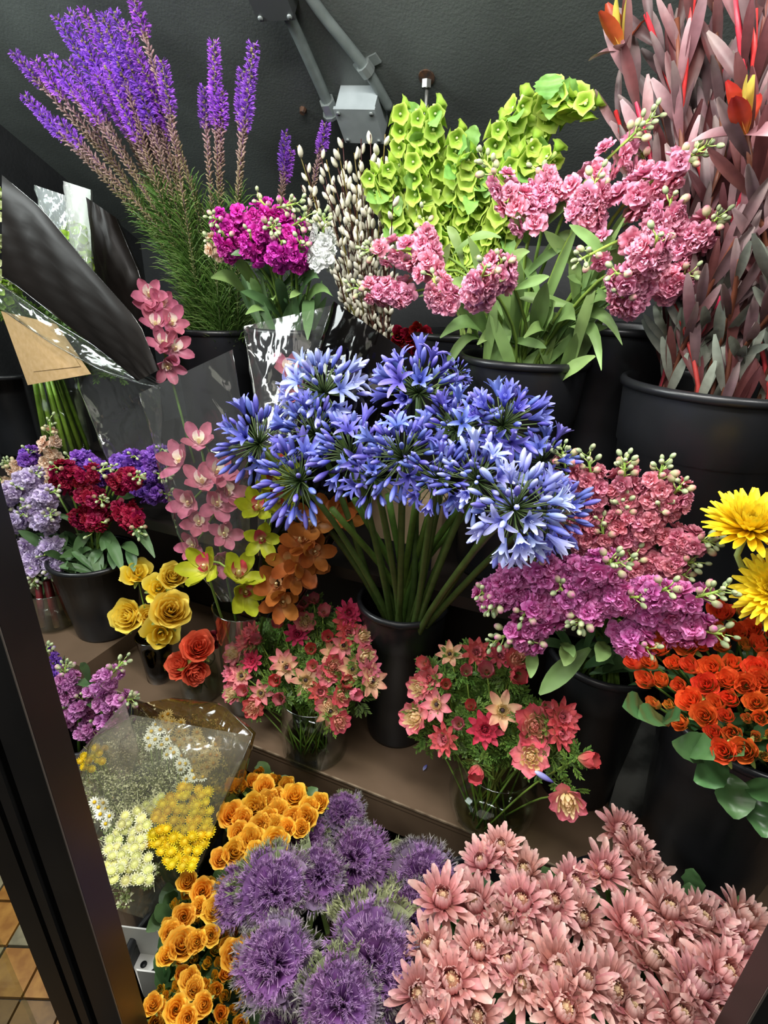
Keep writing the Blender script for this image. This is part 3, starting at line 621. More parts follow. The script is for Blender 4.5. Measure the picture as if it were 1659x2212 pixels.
for a in [(560, 960, 100, .90, 0, 6, 34, (-.7, 0), 'violet blue agapanthus of long closed buds'), (700, 850, 105, .96, 1, 16, 24, (-.2, .3), 'pale blue open agapanthus'), (650, 1040, 105, .84, 0, 4, 40, (-.5, -.2), 'violet blue budded agapanthus'),
          (760, 985, 100, .84, 0, 10, 32, (0, 0), 'violet blue agapanthus'), (905, 850, 105, .93, 0, 18, 26, (.1, .4), 'deep blue agapanthus'), (870, 990, 100, .80, 0, 10, 34, (0, -.1), 'violet blue agapanthus with starry florets'),
          (985, 930, 95, .88, 0, 12, 30, (.1, .2), 'violet blue agapanthus'), (1085, 920, 105, .90, 0, 14, 28, (.4, .3), 'deep blue agapanthus'), (1030, 1040, 100, .80, 1, 10, 32, (.2, -.1), 'pale agapanthus'),
          (1110, 1100, 125, .76, 1, 18, 26, (.3, -.4), 'pale blue agapanthus of wide open florets'), (1185, 1110, 95, .82, 0, 8, 32, (.7, -.1), 'blue agapanthus with many buds'), (985, 810, 36, 1.06, 0, 8, 14, (0, .3), 'small far blue agapanthus'), (680, 940, 90, .9, 0, 6, 34, (-.3, .1), 'violet budded agapanthus'), (810, 1035, 80, .80, 0, 4, 28, (-.1, -.3), 'low violet agapanthus of closed buds'), (945, 1035, 85, .79, 0, 8, 26, (0, -.4), 'low violet blue agapanthus'), (1170, 1000, 80, .90, 0, 8, 24, (.6, .2), 'deep blue agapanthus')]:
    umbel(*a)
for i in range(7):
    a = U_(0, 6.28); c0 = BA + Vector((cos(a) * .05, sin(a) * .05, -.2)); c1 = PV(U_(690, 1060), U_(1040, 1100), U_(.84, .98)); th = thing('bare_agapanthus', c0, 'thick green agapanthus stalk in the middle bucket', 'stem', 'bare agapanthus stalks', 'agst', (c0 + c1) / 2)
    stem_part(th, [c0, BA.lerp(c1, .12) , c1], .0085, .007, STEMD, 8, 8)

# ------------------------------------------------------------------ liatris
LP = petal_mat('liatris_purple', [(0, '#7c34b4'), (1, '#bc72f2')], .6, .2, .14, .015)
LBD = petal_mat('liatris_bud', [(0, '#56663a'), (.35, '#868452'), (.65, '#84705a'), (1, '#a8848e')], .6, 0, .12, noise=.4, nscale=260)
LBS = petal_mat('liatris_stalk', [(0, '#3d5a28'), (.45, '#55603a'), (.7, '#5a3f4a'), (1, '#6a3a96')], .5, 0, .1)
LGR = petal_mat('liatris_grass', [(0, '#34521f'), (.6, '#567a34'), (1, '#93a566')], .5, .1, .12)
def liatris(tip, root, v0, v1, pf, rx=0, lbl='purple liatris spike in the left top bucket'):
    pf *= .68
    pb = PV(tip[0], tip[1], v1); r0 = root + UD * U_(-.07, .07) + VD * U_(-.06, .06); pr = r0 - Vector((0, 0, .2)); mid = r0.lerp(pb, .5) + Vector((0, 0, .03)) + UD * rx
    th = thing('liatris', pr, lbl, 'flower', 'purple liatris spikes', 'liatris', pb); C = catmull([pr, r0, mid, pb], 40)
    b = MB(); b.tube(C[::4], [.0034, .0034, .0032, .003, .0028, .0026, .0022, .0018, .0014, .001, .0008], 6); pmesh(b, 'stem', th, [LBS]); Lt = sum((C[i + 1] - C[i]).length for i in range(40))
    def at(f): x = f * 39.999; i = int(x); return C[i].lerp(C[i + 1], x - i), (C[i + 1] - C[i]).normalized()
    g = MB(); bd = MB(); pu = MB()
    n = 230
    for i in range(n):
        f = .20 + .46 * (i / n); p, d = at(f); a = i * 2.4; o = frame(d, (0, 0, 0), a).to_3x3() @ Vector((1, 0, 0)); L_ = U_(.05, .09) * (1.1 - .6 * i / n)
        dd = (o * U_(.5, .9) + d * .8).normalized(); sd = dd.cross(rdir()).normalized() * .0011; e = p + dd * L_; e2 = e + (dd + Vector((0, 0, -.5))).normalized() * L_ * .35
        g.add([p - sd, p + sd, e - sd, e + sd, e2], [(0, 1, 3, 2), (2, 3, 4)], 0, [0, 0, .6, .6, 1])
    m = int(Lt * (1 - pf - .45) * 460)
    for i in range(m):
        f = .46 + (1 - pf - .46) * i / m; p, d = at(f); a = i * 2.4; o = frame(d, (0, 0, 0), a).to_3x3() @ Vector((1, 0, 0)); dd = (o * .8 + d * .9).normalized(); k = .7 + .5 * i / m
        dd = (dd + rdir() * .3).normalized(); bd.ball(frame(dd, p + dd * .007 * k, 0), .0022 * k, .0022 * k, .0062 * k * U_(.8, 1.3), 5, 3, 0, .8 * i / m, .8 * i / m + .2)
    q = int(Lt * pf * 560)
    for i in range(q):
        f = 1 - pf * 1.15 + pf * 1.15 * i / q; p, d = at(min(.999, f)); a = i * 2.4; o = frame(d, (0, 0, 0), a).to_3x3() @ Vector((1, 0, 0)); k = (1.0 - .35 * (i / q)) * (.6 + .4 * min(1, i / q * 4))
        for j in range(7):
            dd = (o + d * .45 + rdir() * .6).normalized(); s1 = dd.cross(rdir()).normalized() * .0016 * k; p0 = p + o * .004; e = p0 + dd * .015 * k
            pu.add([p0 - s1 * .6, p0 + s1 * .6, e + s1, e - s1, e + dd * .004 * k], [(0, 1, 2, 3), (3, 2, 4)], 0, [.1, .1, .8, .8, 1])
        if i % 2 == 0: bd.ball(frame(o, p + o * .004, 0), .003, .003, .005, 5, 3, 0)
    pmesh(g, 'leaves', th, [LGR], kind='stuff'); pmesh(bd, 'buds', th, [LBD], kind='stuff'); pmesh(pu, 'flower_spike', th, [LP])
for t, pf in [((28, 112), .10), ((50, 205), .14), ((75, 130), .12), ((108, 118), .14), ((122, 35), .22), ((150, 28), .24), ((178, 18), .26), ((205, 42), .26), ((222, 28), .2), ((245, 24), .22), ((268, 50), .3), ((286, -12), .09), ((148, 130), .2), ((190, 110), .22), ((228, 140), .24),
        ((80, 238), .12), ((270, 110), .24), ((312, 130), .2), ((350, 130), .16), ((128, 262), .1), ((250, 90), .26), ((205, 160), .2), ((165, 190), .12), ((300, 180), .14)]:
    liatris(t, B1, 1.33, U_(1.1, 1.22), pf)
for t, pf in [((462, 88), .24), ((440, 185), .15), ((478, 195), .13), ((548, 92), .25), ((525, 150), .17)]: liatris(t, B1 + UD * .05, 1.33, U_(1.2, 1.28), pf)
for t, pf in [((617, 285), .2), ((628, 325), .18), ((705, 266), .14)]: liatris(t, PV(600, 690, 1.5), 1.5, 1.5, pf)

# ------------------------------------------------------------------ pussy willow
CAT = petal_mat('catkin', [(0, '#8a6a4a'), (.18, '#c8c2a8'), (1, '#e9e6d6')], .8, .1, .1, noise=.08)
WB = petal_mat('willow_bark', [(0, '#4a2a1c'), (1, '#3a1a16')], .5, 0, .1); WY = petal_mat('willow_yellow_bark', [(0, '#7a7a2c'), (1, '#6a5a2a')], .5, 0, .1)
b = MB(); b.lathe([(.0008, -.001), (.0026, .001), (.0040, .005), (.0036, .010), (.0018, .014), (.0004, .0155)], 7, 0, close=True); CATM = b.mesh('catkin', [CAT])
WR = BW + Vector((0, 0, .0))
tips = [(642, 315), (660, 355), (690, 320), (650, 400), (705, 345), (722, 330), (735, 370), (750, 345), (765, 330), (780, 300), (800, 290), (815, 315), (832, 290), (845, 330), (700, 400), (735, 420), (770, 400), (800, 380), (830, 370), (850, 420), (680, 440), (715, 470), (755, 460), (790, 450), (825, 450), (690, 380), (748, 395), (845, 470), (775, 350), (812, 400), (668, 480), (700, 520), (740, 520), (780, 510), (840, 530), (712, 430), (730, 320), (810, 340), (760, 430), (845, 300), (675, 400), (690, 460), (720, 390), (740, 300), (775, 320), (800, 440), (820, 480), (755, 490)]
for i, t in enumerate(tips):
    v1 = U_(1.2, 1.38); p1 = PV(t[0], t[1], v1); p0 = WR + UD * U_(-.05, .06) + VD * U_(-.05, .05); base = p0 - Vector((0, 0, .2)); mid = p0.lerp(p1, .5) + UD * U_(-.01, .02) + Vector((0, 0, U_(-.02, .02)))
    th = thing('willow_branch', base, 'pussy willow branch with pale catkins in the centre back', 'branch', 'pussy willow branches', 'willow', p1)
    C = stem_part(th, [base, p0, mid, p1], .0026, .0012, WY if i % 4 == 0 else WB, 16, 5, 'branch'); n = 14
    for k in range(n):
        f = .24 + .76 * (k + .5) / n + U_(-.01, .01); x = min(.999, f) * 16; j = int(min(15, x)); p = C[j].lerp(C[j + 1], x - j); d = (C[j + 1] - C[j]).normalized()
        o = frame(d, (0, 0, 0), k * 2.4 + i).to_3x3() @ Vector((1, 0, 0)); part(CATM, 'catkin', th, frame(d + o * .45, p + o * .002) @ Matrix.Scale(U_(1.25, 1.7), 4))

# ------------------------------------------------------------------ bells of Ireland
BI = petal_mat('bell_green', [(0, '#7ba436'), (.5, '#a8cc48'), (1, '#cfe470')], .5, .32, .12, .008, noise=.1)
def bell():
    b = MB(); w = lambda a, f: .13 * f * cos(5 * a + .5) + .05 * f * sin(3 * a)
    b.lathe([(.002, 0), (.007, .003), (.012, .009), (.017, .015), (.0215, .018), (.024, .018)], 15, 0, wave=w)
    b.ball(Matrix.Translation((0, 0, .006)), .004, .004, .005, 6, 4, 1); return b.mesh('bell', [BI, petal_mat('bell_seed', [(0, '#e8eec0'), (1, '#d8e49a')], .5, .1)])
BELL = variants(bell, 2)
MINT = petal_mat('bell_leaf_green', [(0, '#6a9a48'), (1, '#8cba60')], .5, .2, .1)
def bells(path, va, vb, n=24, lv=2):
    P = [PV(x, y, va + (vb - va) * i / (len(path) - 1)) for i, (x, y) in enumerate(path)]; r0 = PV(1040, 740, 1.4) + UD * U_(-.06, .06); base = r0 - Vector((0, 0, .15))
    th = thing('bells_of_ireland', base, 'lime green bells of ireland spike behind the pink stock', 'flower', 'bells of ireland stems', 'bells', P[-1])
    C = catmull([base, r0] + P, 40); b = MB(); b.tube(C[::2], .0036, 6); pmesh(b, 'stem', th, [STEML]); s0 = .40
    for k in range(n):
        f = s0 + (1 - s0) * (k + .5) / n; x = f * 39.99; j = int(x); p = C[j].lerp(C[min(40, j + 1)], x - j); d = (C[min(40, j + 1)] - C[j]).normalized()
        o = frame(d, (0, 0, 0), k * 2.2).to_3x3() @ Vector((1, 0, 0)); o = (o + to_cam(p) * .3).normalized(); s = U_(.95, 1.15) * (1 - .4 * ((k / n) ** 3))
        part(random.choice(BELL), 'bell', th, frame(o + d * .25, p + o * .006) @ Matrix.Scale(s, 4))
    for k in range(lv):
        j = int(U_(24, 39)); p = C[j]; d = (rdir() + to_cam(p) * .8 + Vector((0, 0, .1))).normalized(); strap_leaf(th, p, p + d * U_(.05, .07), .034, .1, MINT, ser=.08, n=10)
for path in [[(960, 560), (880, 380), (862, 225)], [(980, 560), (915, 390), (900, 235)], [(990, 560), (940, 370), (938, 225)], [(1000, 560), (990, 400), (985, 280)], [(950, 560), (850, 440), (835, 350)], [(940, 580), (850, 470), (795, 370)], [(1010, 560), (1020, 420), (1010, 330)],
             [(1000, 580), (920, 470), (890, 330)], [(1030, 560), (1060, 400), (1075, 260)], [(1040, 560), (1080, 360), (1130, 205)], [(1050, 560), (1110, 330), (1185, 215), (1225, 215)], [(1060, 560), (1130, 340), (1220, 225), (1285, 235)], [(1060, 560), (1120, 420), (1150, 300)], [(1070, 560), (1150, 400), (1200, 330)], [(1050, 570), (1090, 450), (1100, 340)]]:
    bells(path, 1.35, 1.22, 30, 3)
th = thing('mint_leaf_sprig', PV(1180, 235, 1.2), 'single toothed leaf standing above the right green spikes', 'leaf')
strap_leaf(th, PV(1185, 215, 1.2), PV(1183, 160, 1.2), .05, 0, MINT, ser=.1, n=12)

# ------------------------------------------------------------------ leucadendron
LM = [petal_mat('leuca_mauve', [(0, '#463030'), (.6, '#6e5659'), (1, '#93827f')], .45, .12, .2, .01), petal_mat('leuca_maroon', [(0, '#43201f'), (.6, '#5a3030'), (1, '#74484a')], .45, .12, .2, .01),
      petal_mat('leuca_grey', [(0, '#5f5a52'), (.6, '#7c8074'), (1, '#8f988a')], .45, .12, .2, .01), petal_mat('leuca_pink', [(0, '#6a4042'), (.6, '#8c666a'), (1, '#b09698')], .45, .15, .15, .01)]
LO = petal_mat('leuca_orange', [(0, '#c8a03c'), (.3, '#b8502a'), (1, '#9c2f22')], .4, .25, .1); LY = petal_mat('leuca_yellow', [(0, '#b84a30'), (.4, '#c8a84a'), (1, '#c9c05a')], .4, .25, .1)
LST = petal_mat('leuca_stem', [(0, '#5a2a20'), (.5, '#a02a3a'), (1, '#c8344a')], .4, 0, .1); LSB = petal_mat('leuca_brown_stem', [(0, '#4a2a1c'), (1, '#6a3a2a')], .5, 0, .1)
def lleaf(m_):
    b = MB(); b.petal(0, 0, 88, U_(-6, 6), .088, .0155, .35, 0, 7, 2, 1.15, .6, .0008); return b.mesh('leucadendron_leaf', [m_])
LL = [[lleaf(m_) for _ in range(1)][0] for m_ in LM]; LLO, LLY = lleaf(LO), lleaf(LY)
def leuca(tip, v1, mix, col_tip=None, n=26, x0=1560, lo=.15, rj=.09):
    p1 = PV(tip[0], tip[1], v1); r0 = B6 + UD * U_(-rj, rj) + VD * U_(-.08, .05); base = r0 - Vector((0, 0, .2)); mid = r0.lerp(p1, .5) + UD * U_(-.02, .02)
    th = thing('leucadendron_branch', base, 'tall branch of red and mauve leaves, right', 'branch', 'leucadendron branches in the large right bucket', 'leuca', p1)
    C = catmull([base, r0, mid, p1], 30); b = MB(); b.tube(C[::2], .0040, 6); pmesh(b, 'stem', th, [LST if RN() < .35 else LSB])
    for k in range(n):
        f = .25 + .74 * (k + .5) / n; x = f * 29.99; j = int(x); p = C[j].lerp(C[min(30, j + 1)], x - j); d = (C[min(30, j + 1)] - C[j]).normalized(); o = frame(d, (0, 0, 0), k * 2.4).to_3x3() @ Vector((1, 0, 0))
        w = mix[0] if f > .5 else mix[1]; me = LL[random.choice(w)]; dd = (d + o * U_(.12, .5)).normalized()
        xr = dd.cross(to_cam(p)).normalized(); zz = xr.cross(dd); m = Matrix((-zz, xr, dd)).transposed().to_4x4() @ Matrix.Rotation(U_(-.7, .7), 4, 'Z'); m.translation = p
        part(me, 'leaf', th, m @ Matrix.Scale(U_(.85, 1.2), 4))
    if col_tip:
        d = (C[30] - C[29]).normalized(); fb = MB()
        for k, (e, L_, m_) in enumerate([(86, .06, 1), (84, .062, 0), (70, .06, 0), (75, .055, 1), (30, .055, 2), (20, .05, 2), (35, .05, 0)]): fb.petal(k * 2.3, .002, e, -8 if e > 60 else -25, L_, .022, .45, m_, 6, 2, 1.0, .7)
        pmesh_o = part(fb.mesh('coloured_bracts', [LO, LY, LM[3]]), 'bract_flower', th, frame(d + to_cam(p1) * .3, C[30], .6) @ Matrix.Scale(1.15, 4), label='orange and yellow bract flower at the tip')
U1, D1 = [0, 0, 1, 3], [0, 1, 2, 2]
for t, v, ct in [((1345, 110), 1.14, True), ((1395, 30), 1.16, None), ((1420, 200), 1.2, None), ((1462, 40), 1.12, None), ((1500, -30), 1.1, None), ((1540, -60), 1.1, None), ((1585, -30), 1.05, None), ((1630, 20), 1.05, None), ((1660, -40), 1.05, None), ((1440, 130), 1.18, None), ((1520, 110), 1.15, None), ((1570, 120), 1.14, None),
        ((1640, 120), 1.1, None), ((1610, 290), .98, True), ((1330, 240), 1.22, None), ((1380, 300), 1.22, None), ((1500, 260), 1.2, None), ((1560, 350), 1.1, None), ((1690, 200), 1.05, None), ((1700, 350), 1.0, None), ((1640, 420), 1.0, None), ((1450, 360), 1.2, None), ((1720, 80), 1.08, None)]:
    leuca(t, v, (U1, D1), ct, 25 if v < 1.2 else 20)
for t, v in [((1600, 560), 1.0), ((1660, 560), .98), ((1520, 560), 1.12), ((1560, 640), 1.05), ((1690, 650), .95), ((1480, 640), 1.14)]: leuca(t, v, ([2, 2, 0], [2, 2, 1]), None, 12)

# ------------------------------------------------------------------ roses
def rose_mesh(name, mat, openn, n=17):
    def f():
        b = MB(); R, H_ = .020, .026
        for k in range(n):
            x = k / (n - 1); rt = .002 + (R * (.50 + .48 * openn) - .002) * x ** 1.05; h = H_ * (1.0 - (.06 + .22 * openn) * x ** 1.5)
            b.wrap(k * 2.4 + U_(-.2, .2), .002 + .004 * x, rt, h, 1.3 - .3 * x, .0015 * openn * x + (.0035 * openn if x > .8 else 0), 0, 6, 4, ruf=.0004, t0=.0, t1=1)
        for k in range(5): b.petal(k * 1.257, .003, 60 if openn < .5 else 10, 20 if openn < .5 else -30, .018, .007, .3, 1, 4, 1, .8, .7, z0=.0)
        b.ball(Matrix.Translation((0, 0, -.001)), .0045, .0045, .005, 7, 4, 1); return b.mesh(name, [mat, petal_mat('calyx_green', [(0, '#6f8a3c'), (1, '#93a44e')], .5, .1)])
    return variants(f, 2)
RO = petal_mat('rose_orange', [(0, '#b8a03c'), (.25, '#e08030'), (.6, '#e86c34'), (1, '#e2562c')], .5, .3, .12, .012, noise=.1)
ROB = petal_mat('rose_orange_bud', [(0, '#8f9a44'), (.45, '#c9983c'), (1, '#e06a30')], .5, .2, .12, .015)
RM = petal_mat('rose_mustard', [(0, '#d88a10'), (.5, '#f2b024'), (1, '#ffd458')], .5, .3, .1, .008, noise=.08)
RMB = petal_mat('rose_mustard_bud', [(0, '#9a9430'), (.4, '#dca020'), (1, '#efb830')], .5, .2, .12, .008)
RY = petal_mat('rose_yellow', [(0, '#e0b424'), (.5, '#f2d23c'), (1, '#fae46a')], .5, .3, .08, .006, noise=.06)
RC = petal_mat('ranunculus_coral', [(0, '#e08a50'), (.5, '#e56a44'), (1, '#ea6e4c')], .5, .3, .08, .01)
ROSE = dict(orange=(rose_mesh('orange_rose_bloom', RO, .62, 20), rose_mesh('orange_rose_half', RO, .22, 14), rose_mesh('orange_rose_bud', ROB, .0, 9)),
            mustard=(rose_mesh('mustard_rose_bloom', RM, .95, 26), rose_mesh('mustard_rose_half', RM, .5, 18), rose_mesh('mustard_rose_bud', RMB, .12, 8)))
def rose(kind, lvl, p, face, scale, root, lbl, reg, grp, leaf=False, pm=None, name='rose', stem=STEMD, sr=.0022):
    th = thing(name, root, lbl, 'flower', grp, reg, p); nk = p - face * .01 * scale
    mid = nk.lerp(root, .4) - face * .015; mid.z = min(mid.z, nk.z - .01)
    stem_part(th, [root, mid, nk], sr, sr * .8, stem, 7, 6)
    part(pm or random.choice(ROSE[kind][lvl]), 'bloom', th, frame(face, nk) @ Matrix.Scale(scale, 4))
    if leaf:
        q = mid.lerp(nk, .3); d = (face + rdir() * .9).normalized(); strap_leaf(th, q, q + d * U_(.045, .06), .028, .1, LEAFG, ser=.025, n=10)
poly = [(1375, 1400), (1380, 1330), (1440, 1360), (1560, 1310), (1600, 1290), (1760, 1290), (1760, 1660), (1640, 1650), (1560, 1640), (1500, 1580), (1400, 1520), (1370, 1470)]
for (x, y) in scatter(poly, 43, .2):
    v = .90 - .26 * (y - 1290) / 350; p = PV(x, y, v); f = (to_cam(p) * .45 + Vector((0, 0, .9)) + Vector(((p.x - BO.x) * 5, (p.y - BO.y) * 3, 0)) + rdir() * .3).normalized()
    lv = 0 if RN() < .36 else (1 if RN() < .6 else 2); rose('orange', lv, p, f, (1.34, 1.3, 1.05)[lv] * U_(.88, 1.1) * depth(p) / .95, BO + UD * U_(-.06, .06) + VD * U_(-.05, .05) - Vector((0, 0, .1)),
         ('orange spray rose bloom, right bucket', 'half open orange spray rose, right bucket', 'small orange green rosebud, right bucket')[lv], 'orange%d' % lv, ('open orange spray roses', 'half open orange spray roses', 'orange rosebuds')[lv], RN() < .3)
th = thing('rose_foliage', BO - Vector((0, 0, .05)), 'glossy green rose leaves hanging below the orange roses', 'foliage')
for p0, p1, w in [((1460, 1600), (1545, 1640), .04), ((1570, 1650), (1500, 1690), .042), ((1575, 1670), (1590, 1770), .048), ((1610, 1690), (1690, 1740), .042), ((1640, 1720), (1650, 1810), .045), ((1440, 1560), (1380, 1555), .04), ((1550, 1620), (1610, 1630), .04), ((1400, 1540), (1345, 1530), .04), ((1430, 1560), (1470, 1555), .03), ((1540, 1640), (1450, 1605), .04)]:
    strap_leaf(th, PV(p0[0], p0[1], .69), PV(p1[0], p1[1], .64), w, .08, LEAFG, ser=.025, n=12, fold=.3)
for i in range(34):
    p0 = BO + UD * U_(-.12, .12) + VD * U_(-.12, .05) + Vector((0, 0, U_(-.02, .05))); d = (UD * U_(-1, 1) - VD * U_(0, .8) + Vector((0, 0, U_(0, .9)))).normalized()
    strap_leaf(th, p0, p0 + d * U_(.05, .08), .028, .1, LEAFG, ser=.025, n=10)
# mustard roses
def mroot(k): return FB[k] + UD * U_(-.06, .06) + VD * U_(-.05, .05) - Vector((0, 0, .1))
def must(x, y, lv, s, z, key):
    p = PZ(x, y, z); f = (to_cam(p) * .8 + Vector((0, 0, .7)) + rdir() * .3).normalized()
    rose('mustard', lv, p, f, s * depth(p), mroot(key), ('golden yellow rose', 'half open golden rose', 'small golden rosebud')[lv] + (' in the upper bunch by the shelf' if key == 'mus1' else ' in the lower bunch'), key + str(lv),
         ('open golden roses', 'half open golden roses', 'golden rosebuds')[lv] + (' in the upper bunch' if key == 'mus1' else ' in the lower bunch'), RN() < .15)
for x, y, s in [(571, 1700, 1.25), (548, 1743, 1.5), (578, 1733, 1.35), (600, 1750, 1.2), (635, 1720, 1.45), (600, 1725, 1.1), (580, 1770, 1.2), (562, 1785, 1.3), (540, 1815, 1.55), (596, 1818, 1.5), (555, 1845, 1.3), (505, 1840, 1.4), (595, 1785, 1.2), (632, 1768, 1.25), (660, 1768, 1.4), (668, 1745, 1.15), (500, 1760, 1.5), (525, 1770, 1.2), (690, 1735, 1.1), (475, 1855, 1.1), (650, 1790, 1.0), (620, 1790, 1.1), (515, 1800, 1.2)]: must(x, y, 0, s * .82, .66, 'mus1')
for x, y in [(525, 1678), (545, 1690), (560, 1670), (600, 1690), (620, 1695), (655, 1710), (500, 1700), (585, 1690), (520, 1700), (640, 1745), (530, 1855)]: must(x, y, 1 if RN() < .5 else 2, .95, .62, 'mus1')
for x, y, s in [(437, 1925, 1.5), (430, 1960, 1.1), (397, 1980, 1.4), (370, 2015, 1.4), (392, 2040, 1.9), (425, 2035, 1.3), (463, 1965, 1.5), (455, 2020, 1.2), (405, 1905, 1.3), (505, 2062, 1.7), (530, 2040, 1.2), (520, 2085, 1.2), (485, 1920, 1.2), (410, 2115, 1.3), (420, 2135, 1.2), (380, 2180, 1.5), (440, 2170, 1.3), (405, 2200, 1.3), (330, 2170, 1.2), (360, 2065, 1.2)]: must(x, y, 0, s * .74, .62, 'mus2')
for x, y in scatter([(400, 1880), (500, 1890), (500, 1960), (530, 2110), (525, 2250), (300, 2250), (320, 2130), (380, 2100), (350, 2000)], 32): must(x, y, 1 if RN() < .35 else 2, U_(.75, 1.0), .58, 'mus2')
th = thing('rose_foliage', FB['mus2'] - Vector((0, 0, .1)), 'dark leaves between the golden roses', 'foliage')
for i in range(60):
    x, y = random.choice(scatter([(360, 1890), (500, 1890), (530, 2210), (310, 2212), (350, 2000)], 30)); p = PZ(x, y, .52); strap_leaf(th, p, p + (rdir() + Vector((0, 0, .5))).normalized() * .06, .03, .1, LEAFD, n=6)
for i in range(24):
    x, y = random.choice(scatter([(480, 1690), (560, 1660), (690, 1740), (600, 1850), (480, 1870)], 30)); p = PZ(x, y, .58); strap_leaf(th, p, p + (rdir() + Vector((0, 0, .5))).normalized() * .05, .03, .1, LEAFD, n=6)
# yellow roses in the tumbler
YR = rose_mesh('yellow_rose_bloom', RY, .9, 28); YH = rose_mesh('yellow_rose_spent', RY, 1.3, 10); CORAL = rose_mesh('coral_ranunculus_bloom', RC, .9, 32)
for x, y, v, s, me, fx, lbl in [(277, 1332, .90, 2.0, YR, (-.5, 0), 'round yellow rose leaning left over the tumbler'), (368, 1318, .90, 2.2, YR, (.1, .3), 'fully open yellow rose at the tumbler centre'), (322, 1330, .93, 1.4, YR, (-.1, .2), 'small yellow rose between the two large yellow roses'),
        (298, 1238, .93, 1.5, YH, (.3, .8), 'spent yellow rose with a hanging petal, topmost'), (372, 1245, .95, 1.6, YR, (.2, .6), 'fading yellow rose above the open ones'), (342, 1270, .93, 1.5, YH, (0, .3), 'narrow yellow rose below the topmost'), (348, 1368, .90, 1.8, YH, (0, -.2), 'yellow rose drooping onto the tumbler rim')]:
    p = PV(x, y, v); f = (to_cam(p) + Vector((fx[0], 0, fx[1]))).normalized(); rose('', 0, p, f, s * 1.2, V1 + Vector((U_(-.02, .02), U_(-.02, .02), .02)), lbl, None, 'yellow roses in the smoky tumbler', False, random.choice(me), stem=STEM)
th = thing('fallen_rose_petals', V1 + Vector((0, 0, .04)), 'yellow petals pressed inside the smoky tumbler', 'petals')
for i in range(7):
    a = i * .9; p = V1 + Vector((cos(a) * .024, sin(a) * .024, .06 + .03 * RN())); b = MB(); b.petal(0, 0, 20, 60, .03, .026, .3, 0, 4, 2, 1.4, .6, .001, M=frame(rdir() - Vector((0, .6, 0)), p)); pmesh(b, 'petal', th, [RY])
th = thing('hanging_rose_petal', PV(290, 1245, .92), 'loose yellow petal hanging from the topmost rose', 'petal'); b = MB()
b.petal(0, 0, 0, -10, .055, .03, .3, 0, 5, 2, 1.2, .6, .001, M=frame(Vector((0, -.4, 1)), PV(298, 1250, .92), pi)); pmesh(b, 'petal', th, [RY])
for x, y, v, s, lbl, f0 in [(428, 1398, .87, 1.75, 'largest coral ranunculus at the top of the small vase', (.1, .5)), (390, 1437, .86, 1.55, 'orange coral ranunculus low on the left', (-.6, 0)), (420, 1448, .85, 1.5, 'open coral ranunculus hanging over the rim', (.2, -.6)), (455, 1385, .92, 1.1, 'dark red ranunculus behind the coral ones', (.3, .3))]:
    p = PV(x, y, v); f = (to_cam(p) + Vector((f0[0], 0, f0[1]))).normalized()
    rose('', 0, p, f, s * 1.22, V2 + Vector((U_(-.02, .02), U_(-.02, .02), .02)), lbl, None, 'ranunculus in the small vase', False, random.choice(CORAL) if 'dark' not in lbl else rose_mesh('dark_red_ranunculus', petal_mat('dark_red_petals', [(0, '#4a0a14'), (1, '#6e1422')], .5, .2), .9)[0], name='ranunculus')
# small dark red blooms at the back
DR = rose_mesh('dark_red_bloom', petal_mat('deep_red_petals', [(0, '#5a0612'), (1, '#9a1420')], .5, .2), .9, 12)
for x, y in scatter([(845, 705), (915, 700), (922, 770), (880, 790), (850, 760)], 22):
    p = PV(x, y, 1.30); rose('', 0, p, (to_cam(p) + rdir() * .4).normalized(), 1.0, PV(890, 860, 1.34), 'small dark red carnation behind the centre buckets', 'darkred', 'dark red flowers behind the centre buckets', False, random.choice(DR), name='carnation')

# ------------------------------------------------------------------ anemones
def anem(name, outer, inner, mode):
    def f():
        b = MB()
        if mode == 'double':
            for k in range(8): b.petal(k * .785 + U_(-.15, .15), .004, 22 + U_(-12, 14), 22, .022, .017, .3, 0, 4, 2, 1.6, .6, .0012)
            for k in range(34):
                x = k / 34; b.petal(k * 2.4, .009 * (1 - x), 45 + 35 * x, 40, .014 + .004 * (1 - x), .006, .3, 1, 3, 1, 1.2, .6, .0006, z0=.002)
        elif mode == 'ruff':
            for r_ in range(3):
                for k in range(9): b.petal(k * .7 + r_ * .35, .003, 15 + 24 * r_, 12, .024 - .004 * r_, .009, .3, 0 if r_ < 2 else 1, 4, 1, 1.4, .6, .0012)
            for k in range(14): b.petal(k * 2.4, .003, 55 + k * 2, 40, .012, .005, .3, 1, 3, 1)
            b.ball(Matrix.Translation((0, 0, .006)), .004, .004, .004, 7, 4, 2)
        elif mode == 'cup':
            for k in range(6): b.petal(k * 1.05 + (k % 2) * .1, .003, 62, 22, .026, .021, .55, 0, 5, 2, 1.3, .55, .0008)
            for k in range(8): b.petal(k * 2.4, .001, 75, 20, .014, .005, .3, 1, 3, 1)
        elif mode == 'star':
            for k in range(7): b.petal(k * .9 + U_(-.1, .1), .003, 18 + U_(-10, 20), 0, .026, .013, .35, 0, 5, 2, .95, .7, .0012)
            for k in range(26): b.petal(k * 2.4, .005, 40 + k, 40, .012, .005, .3, 1, 3, 1)
            b.ball(Matrix.Translation((0, 0, .007)), .0035, .0035, .003, 7, 4, 2)
        return b.mesh(name, [outer, inner, petal_mat('anemone_heart', [(0, '#241820'), (1, '#3a2a2a')], .6, 0)])
    return f()
cp = petal_mat('anemone_coral', [(0, '#e0a080'), (.5, '#d96a6a'), (1, '#d6505e')], .5, .28, .12, .012); cpk = petal_mat('anemone_pink', [(0, '#e8b0a0'), (.5, '#e48a92'), (1, '#dd6f80')], .5, .28, .12, .012)
